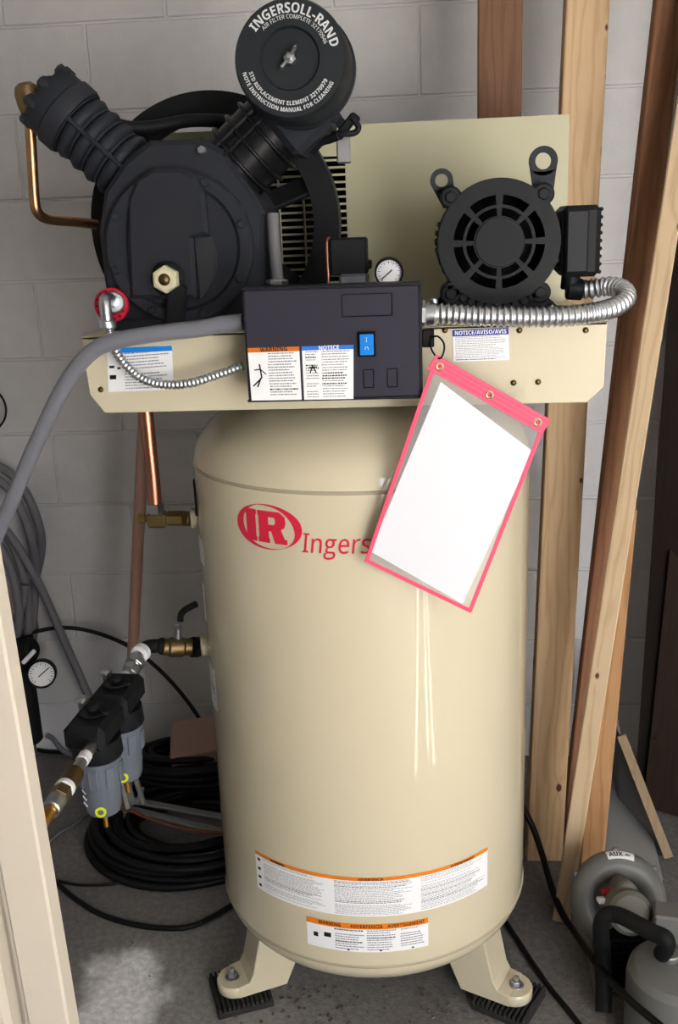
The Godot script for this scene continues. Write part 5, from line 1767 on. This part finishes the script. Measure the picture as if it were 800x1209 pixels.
	pipe(c8, [Vector3(0.3164, 0.2000, -0.3314), Vector3(0.3350, 0.1800, -0.2737), Vector3(0.3565, 0.1400, -0.2498), Vector3(0.3722, 0.1000, -0.2106), Vector3(0.3840, 0.0700, -0.1451), Vector3(0.3987, 0.0500, -0.0830), Vector3(0.4167, 0.0450, -0.0304), Vector3(0.4350, 0.0600, 0.0534), Vector3(0.4465, 0.1000, 0.1565), Vector3(0.4686, 0.1400, 0.2654), Vector3(0.5024, 0.1600, 0.3448), Vector3(0.5390, 0.1600, 0.3982)], 0.0072, 10)
	tag(obj("power_cable", c8, M.hose_black), "black power cord running from behind the tank towards the grey blower", "cord")
	var c9 := begin()
	pipe(c9, [Vector3(0.2457, 0.0120, -0.1732), Vector3(0.2771, 0.0080, -0.1072), Vector3(0.3041, 0.0070, -0.0361), Vector3(0.3290, 0.0070, 0.0342), Vector3(0.3558, 0.0070, 0.0999), Vector3(0.3895, 0.0070, 0.1699), Vector3(0.4245, 0.0070, 0.2510)], 0.0055, 10)
	tag(obj("power_cable", c9, M.hose_black), "black cord on the floor beside the right front foot", "cord")

# ---------- lumber on the right ----------
func stick(called: String, label: String, lo: Vector3, hi: Vector3, w: float, d: float, m: Material, turn := 0.0, reach := 0.0, cat := "board") -> MeshInstance3D:
	var y := (hi - lo).normalized()
	var x := (Vector3.RIGHT - y * y.x).normalized().rotated(y, deg_to_rad(turn))
	var hi2 := hi + y * reach
	var st := begin()
	box(st, Vector3(w, lo.distance_to(hi2), d), Transform3D(), 0.0025)
	var o := obj(called, st, m)
	o.transform = Transform3D(Basis(x, y, x.cross(y)), (lo + hi2) / 2.0)
	tag(o, label, cat)
	return o

func build_lumber() -> void:
	# pale stud just right of the tank
	stick("lumber", "pale knotty pine board standing just right of the tank", Vector3(0.3915, 0.0000, -0.3463), Vector3(0.4506, 1.9132, -0.4500), 0.086, 0.038, wood(M.pale_wood, Color(0.97, 0.93, 0.88), Vector3(0.15, 0.1, 0.2)), 4.0, 0.45)
	# brown stud behind the belt guard
	stick("lumber", "reddish brown board rising behind the beige belt guard", Vector3(Vector3(0.2819, 1.7080, -0.4600).x - 0.005, 0.0, -0.40), Vector3(0.2808, 1.9260, -0.4700), 0.089, 0.038, wood(M.brown_wood, Color(1.0, 0.93, 0.88), Vector3(0.3, 0.35, 0.1)), 0.0, 0.4)
	# three boards leaning to the right: the pale one on edge in front, an orange one behind its foot, a brown one behind its top
	stick("lumber", "pale pine two-by-four leaning on edge at the right, foremost of the leaning boards", Vector3(0.4120, 0.0000, -0.1475), Vector3(0.5720, 1.4238, -0.2000), 0.038, 0.089, wood(M.pale_wood, Color(0.93, 0.92, 0.90), Vector3(0.62, 0.2, 0.3)), -13.0, 0.75)
	stick("lumber", "orange-toned leaning board with a dark knot, behind the pale two-by-four", Vector3(0.4962, 0.0000, -0.2901), Vector3(0.5596, 0.8679, -0.4000), 0.052, 0.038, wood(M.tan_wood, Color(1.0, 0.93, 0.85), Vector3(0.3, 0.47, 0.5)), -8.0, 0.0)
	stick("lumber", "brown leaning board left of and behind the pale two-by-four", Vector3(0.4646, 0.0000, -0.3896), Vector3(0.5778, 1.8757, -0.2900), 0.054, 0.038, wood(M.brown_wood, Color(1.15, 1.02, 0.92), Vector3(0.1, 0.6, 0.5)), 0.0, 0.4)
	# tilted grey board with a raw edge
	var gb := thing("tilted_board", "grey painted board with a raw pale edge tilted against the wall by the blower", "board")
	var e0 := Vector3(0.5794, 0.2922, -0.4200)
	var e1 := Vector3(0.6770, 0.0386, -0.3000)
	var st := begin()
	beam(st, e0, e1, 0.022, 0.016, 0.001)
	var ed := obj("raw_edge", st, wood(M.pale_wood, Color(0.72, 0.70, 0.67), Vector3(0.4, 0.3, 0.2)), gb)
	var bd := begin()
	var back0 := Vector3(0.5852, 0.3748, -0.7200)
	var back1 := Vector3(0.6141, -0.0862, -0.5000)
	var tk := Vector3(0.006, -0.003, 0.012)
	for s in [0.0, 1.0]:
		var o: Vector3 = tk * s
		quad(bd, e0 + o - tk, e1 + o - tk, back1 + o - tk, back0 + o - tk, tk * (s - 0.5))
	var ring := [e0, e1, back1, back0]
	for i in 4:
		var j := (i + 1) % 4
		quad(bd, ring[i] - tk, ring[j] - tk, ring[j], ring[i], (ring[i] + ring[j] - e0 - back1))
	obj("face", bd, M.graywood, gb)
	# grey plank lying down behind the blower
	stick("lumber", "flat grey plank sloping down behind the blower", Vector3(0.5846, 0.0200, -0.2340), Vector3(0.5958, 0.1023, -0.6200), 0.13, 0.02, M.graywood, 0.0, 0.0)
	# dark brown sheets at the far right
	var s1 := begin()
	var a := Vector3(0.6985, -0.0241, -0.6200)
	var bt := Vector3(0.7028, 1.5916, -0.6600)
	var dk := wood(M.brown_wood, Color(0.30, 0.29, 0.30), Vector3(0.2, 0.2, 0.7))
	var p0 := Vector3(0.6606, 0.0391, -0.6000)
	var p1 := Vector3(0.6824, 0.8850, -0.6350)
	p0 += (p0 - p1) * p0.y / (p1.y - p0.y)
	p1 = p0 + (p1 - p0) * 2.2 / p1.y
	var w2 := 0.62
	var yv := (p1 - p0).normalized()
	var xv := Vector3(0.86, 0, 0.51)
	xv = (xv - yv * xv.dot(yv)).normalized()
	box(s1, Vector3(w2, p0.distance_to(p1), 0.018), Transform3D(), 0.002)
	var o1 := obj("plywood_sheet", s1, dk)
	o1.transform = Transform3D(Basis(xv, yv, xv.cross(yv)), (p0 + p1) / 2.0 + xv * w2 / 2.0)
	tag(o1, "tall dark brown plywood sheet standing at the right edge", "plywood")
	var s2 := begin()
	var c0 := Vector2(0, 0)
	prism(s2, PackedVector2Array([Vector2(0.0, 0.0), Vector2(0.5, 0.0), Vector2(0.5, 0.50), Vector2(0.12, 0.62), Vector2(0.02, 0.70)]), 0.012, Transform3D(), 0.001)
	var o2 := obj("plywood_offcut", s2, wood(M.brown_wood, Color(0.42, 0.40, 0.40), Vector3(0.5, 0.7, 0.1)))
	o2.transform = Transform3D(Basis(xv, yv, xv.cross(yv)), p0 + xv * 0.03 + xv.cross(yv) * 0.012 + yv * 0.006)
	tag(o2, "shorter dark brown offcut with a slanted top leaning on the tall sheet", "plywood")

# ---------- blower and canister at the lower right ----------
func build_blower() -> void:
	var b := thing("blower", "grey ring-shaped electric blower with a white sticker standing by the lumber", "blower")
	# the ring housing, its axis tipped towards the camera
	var ctr := Vector3(0.4965, 0.1600, 0.0182)
	var axis := Vector3(0.03, 0.42, 0.91).normalized()
	var f := along(ctr, ctr + axis, Vector3.RIGHT)
	var big := 0.070
	var tubr := 0.027
	var st := begin()
	var prof := []
	for k in 25:
		var a := TAU * k / 24.0
		prof.append(Vector2(big + cos(a) * tubr, sin(a) * tubr * 1.15))
	lathe(st, prof, f, 64, 60)
	lathe(st, [Vector2(0, -0.03), Vector2(big, -0.03), Vector2(big, 0.012), Vector2(0, 0.012)], f, 48)
	var up := (Vector3.UP - axis * axis.y).normalized()
	var rt := up.cross(axis)
	for e in [[0.78, 0.62], [-0.85, 0.52], [0.0, 1.0]]:
		var d: Vector3 = rt * e[0] + up * e[1]
		box(st, Vector3(0.012, 0.012, 0.012), Transform3D(f.basis, ctr + d * (big + tubr - 0.001)), 0.002)
	var rg := obj("ring_housing", st, M.gray_machine, b)
	var on_ring := func(u: float, v: float, out: float) -> Vector3:
		# u along the ring from its top, v around its tube towards the camera, both in metres
		var ph := u / (big + tubr * 0.8)
		var th := 0.62 - v / tubr
		var d: Vector3 = rt * sin(ph) + up * cos(ph)
		return ctr + d * (big + cos(th) * (tubr + out)) + axis * sin(th) * (tubr * 1.15 + out)
	var lb := begin()
	for s in 10:
		var u0 := lerpf(-0.021, 0.034, s / 10.0)
		var u1 := lerpf(-0.021, 0.034, (s + 1) / 10.0)
		for t in 3:
			var v0 := lerpf(-0.010, 0.010, t / 3.0)
			var v1 := lerpf(-0.010, 0.010, (t + 1) / 3.0)
			quad(lb, on_ring.call(u0, v0, 0.0006), on_ring.call(u1, v0, 0.0006), on_ring.call(u1, v1, 0.0006), on_ring.call(u0, v1, 0.0006), up + axis)
	var lo := obj("sticker", lb, M.white, rg)
	lo.set_meta("label", "white sticker")
	var lx := begin()
	text(lx, "AUX", 0.010, 0.0004, func(x, y, z): return on_ring.call(x - 0.003, y, 0.001 + z), "Droid Sans", 700)
	text(lx, "air", 0.007, 0.0004, func(x, y, z): return on_ring.call(x + 0.021, y, 0.001 + z), "Droid Sans", 400)
	obj("sticker_lettering", lx, M.ink, rg)
	# motor in the middle
	var mt := begin()
	cyl(mt, ctr - axis * 0.02, ctr + axis * 0.12, 0.042, 40, 0.008)
	cyl(mt, ctr + axis * 0.02 + up * 0.034, ctr + axis * 0.09 + up * 0.034, 0.02, 24, 0.004)
	obj("motor", mt, mat(Color(0.37, 0.36, 0.33), 0.5), b)
	var cr := begin()
	var rp := ctr + axis * 0.045 - rt * 0.053
	box(cr, Vector3(0.010, 0.026, 0.024), Transform3D(f.basis, ctr + axis * 0.06 - rt * 0.040 + up * 0.012), 0.002)
	obj("rating_sticker", cr, M.white, b)
	var cr2 := begin()
	box(cr2, Vector3(0.013, 0.012, 0.028), Transform3D(f.basis, ctr + axis * 0.06 - rt * 0.030 + up * 0.028), 0.002)
	obj("red_sticker", cr2, mat(Color(0.55, 0.08, 0.10), 0.5), b)
	var gm := begin()
	var g0 := Vector3(0.4997, 0.0700, 0.1012)
	for i in 7:
		beam(gm, g0 + Vector3(-0.03 + i * 0.011, -0.05, 0), g0 + Vector3(-0.03 + i * 0.011, 0.05, 0), 0.004, 0.004, 0.0)
		beam(gm, g0 + Vector3(-0.036, -0.045 + i * 0.015, 0.001), g0 + Vector3(0.04, -0.045 + i * 0.015, 0.001), 0.005, 0.004, 0.0)
	obj("inlet_grille", gm, M.rubber, b)
	var bk := begin()
	box(bk, Vector3(0.085, 0.11, 0.05), at(g0 - Vector3(0, 0.0, 0.03)), 0.004)
	obj("inlet_box", bk, M.slot, b)
	var ft := begin()
	box(ft, Vector3(0.11, 0.016, 0.14), at(Vector3(ctr.x, 0.008, ctr.z + 0.02)), 0.003)
	beam(ft, Vector3(ctr.x, 0.012, ctr.z - 0.03), ctr - axis * 0.01 - up * 0.05, 0.08, 0.03, 0.003)
	obj("foot_plate", ft, M.gray_machine, b)
	# black hose to the canister
	var hs := begin()
	pipe(hs, [Vector3(0.4469, 0.0200, 0.1708), Vector3(0.4511, 0.0600, 0.1376), Vector3(0.4487, 0.1300, 0.1271), Vector3(0.4381, 0.2000, 0.1563), Vector3(0.4429, 0.2350, 0.1669), Vector3(0.4630, 0.2450, 0.1742), Vector3(0.4911, 0.2500, 0.2029), Vector3(0.5162, 0.2500, 0.2270), Vector3(0.5353, 0.2500, 0.2419), Vector3(0.5400, 0.2250, 0.2334), Vector3(0.5398, 0.1900, 0.2091)], 0.0155, 16)
	tag(obj("black_hose", hs, M.rubber), "black rubber hose bending from the blower into the grey canister", "hose")
	# canister
	var cn := thing("canister", "round grey metal canister at the lower right corner of the floor", "canister")
	var cp := Vector3(0.5547, 0.1850, 0.1982)
	var cs := begin()
	var ccx := Vector3(cp.x + 0.018, 0, cp.z + 0.012)
	lathe(cs, [Vector2(0, 0), Vector2(0.088, 0), Vector2(0.094, 0.006), Vector2(0.094, 0.135), Vector2(0.091, 0.152), Vector2(0.080, 0.165), Vector2(0.055, 0.172), Vector2(0, 0.176)], Transform3D(Basis(), ccx), 64, 30)
	obj("drum", cs, M.gray_machine, cn)
	var cr3 := begin()
	cyl(cr3, Vector3(cp.x, 0.168, cp.z), Vector3(cp.x, 0.186, cp.z), 0.021, 24, 0.002)
	obj("neck_ring", cr3, M.alu, cn)
	var bx := begin()
	box(bx, Vector3(0.06, 0.06, 0.05), at(Vector3(0.5694, 0.2000, 0.1374), Vector3(0, -10, 0)), 0.004)
	obj("bracket", bx, M.gray_machine, cn)
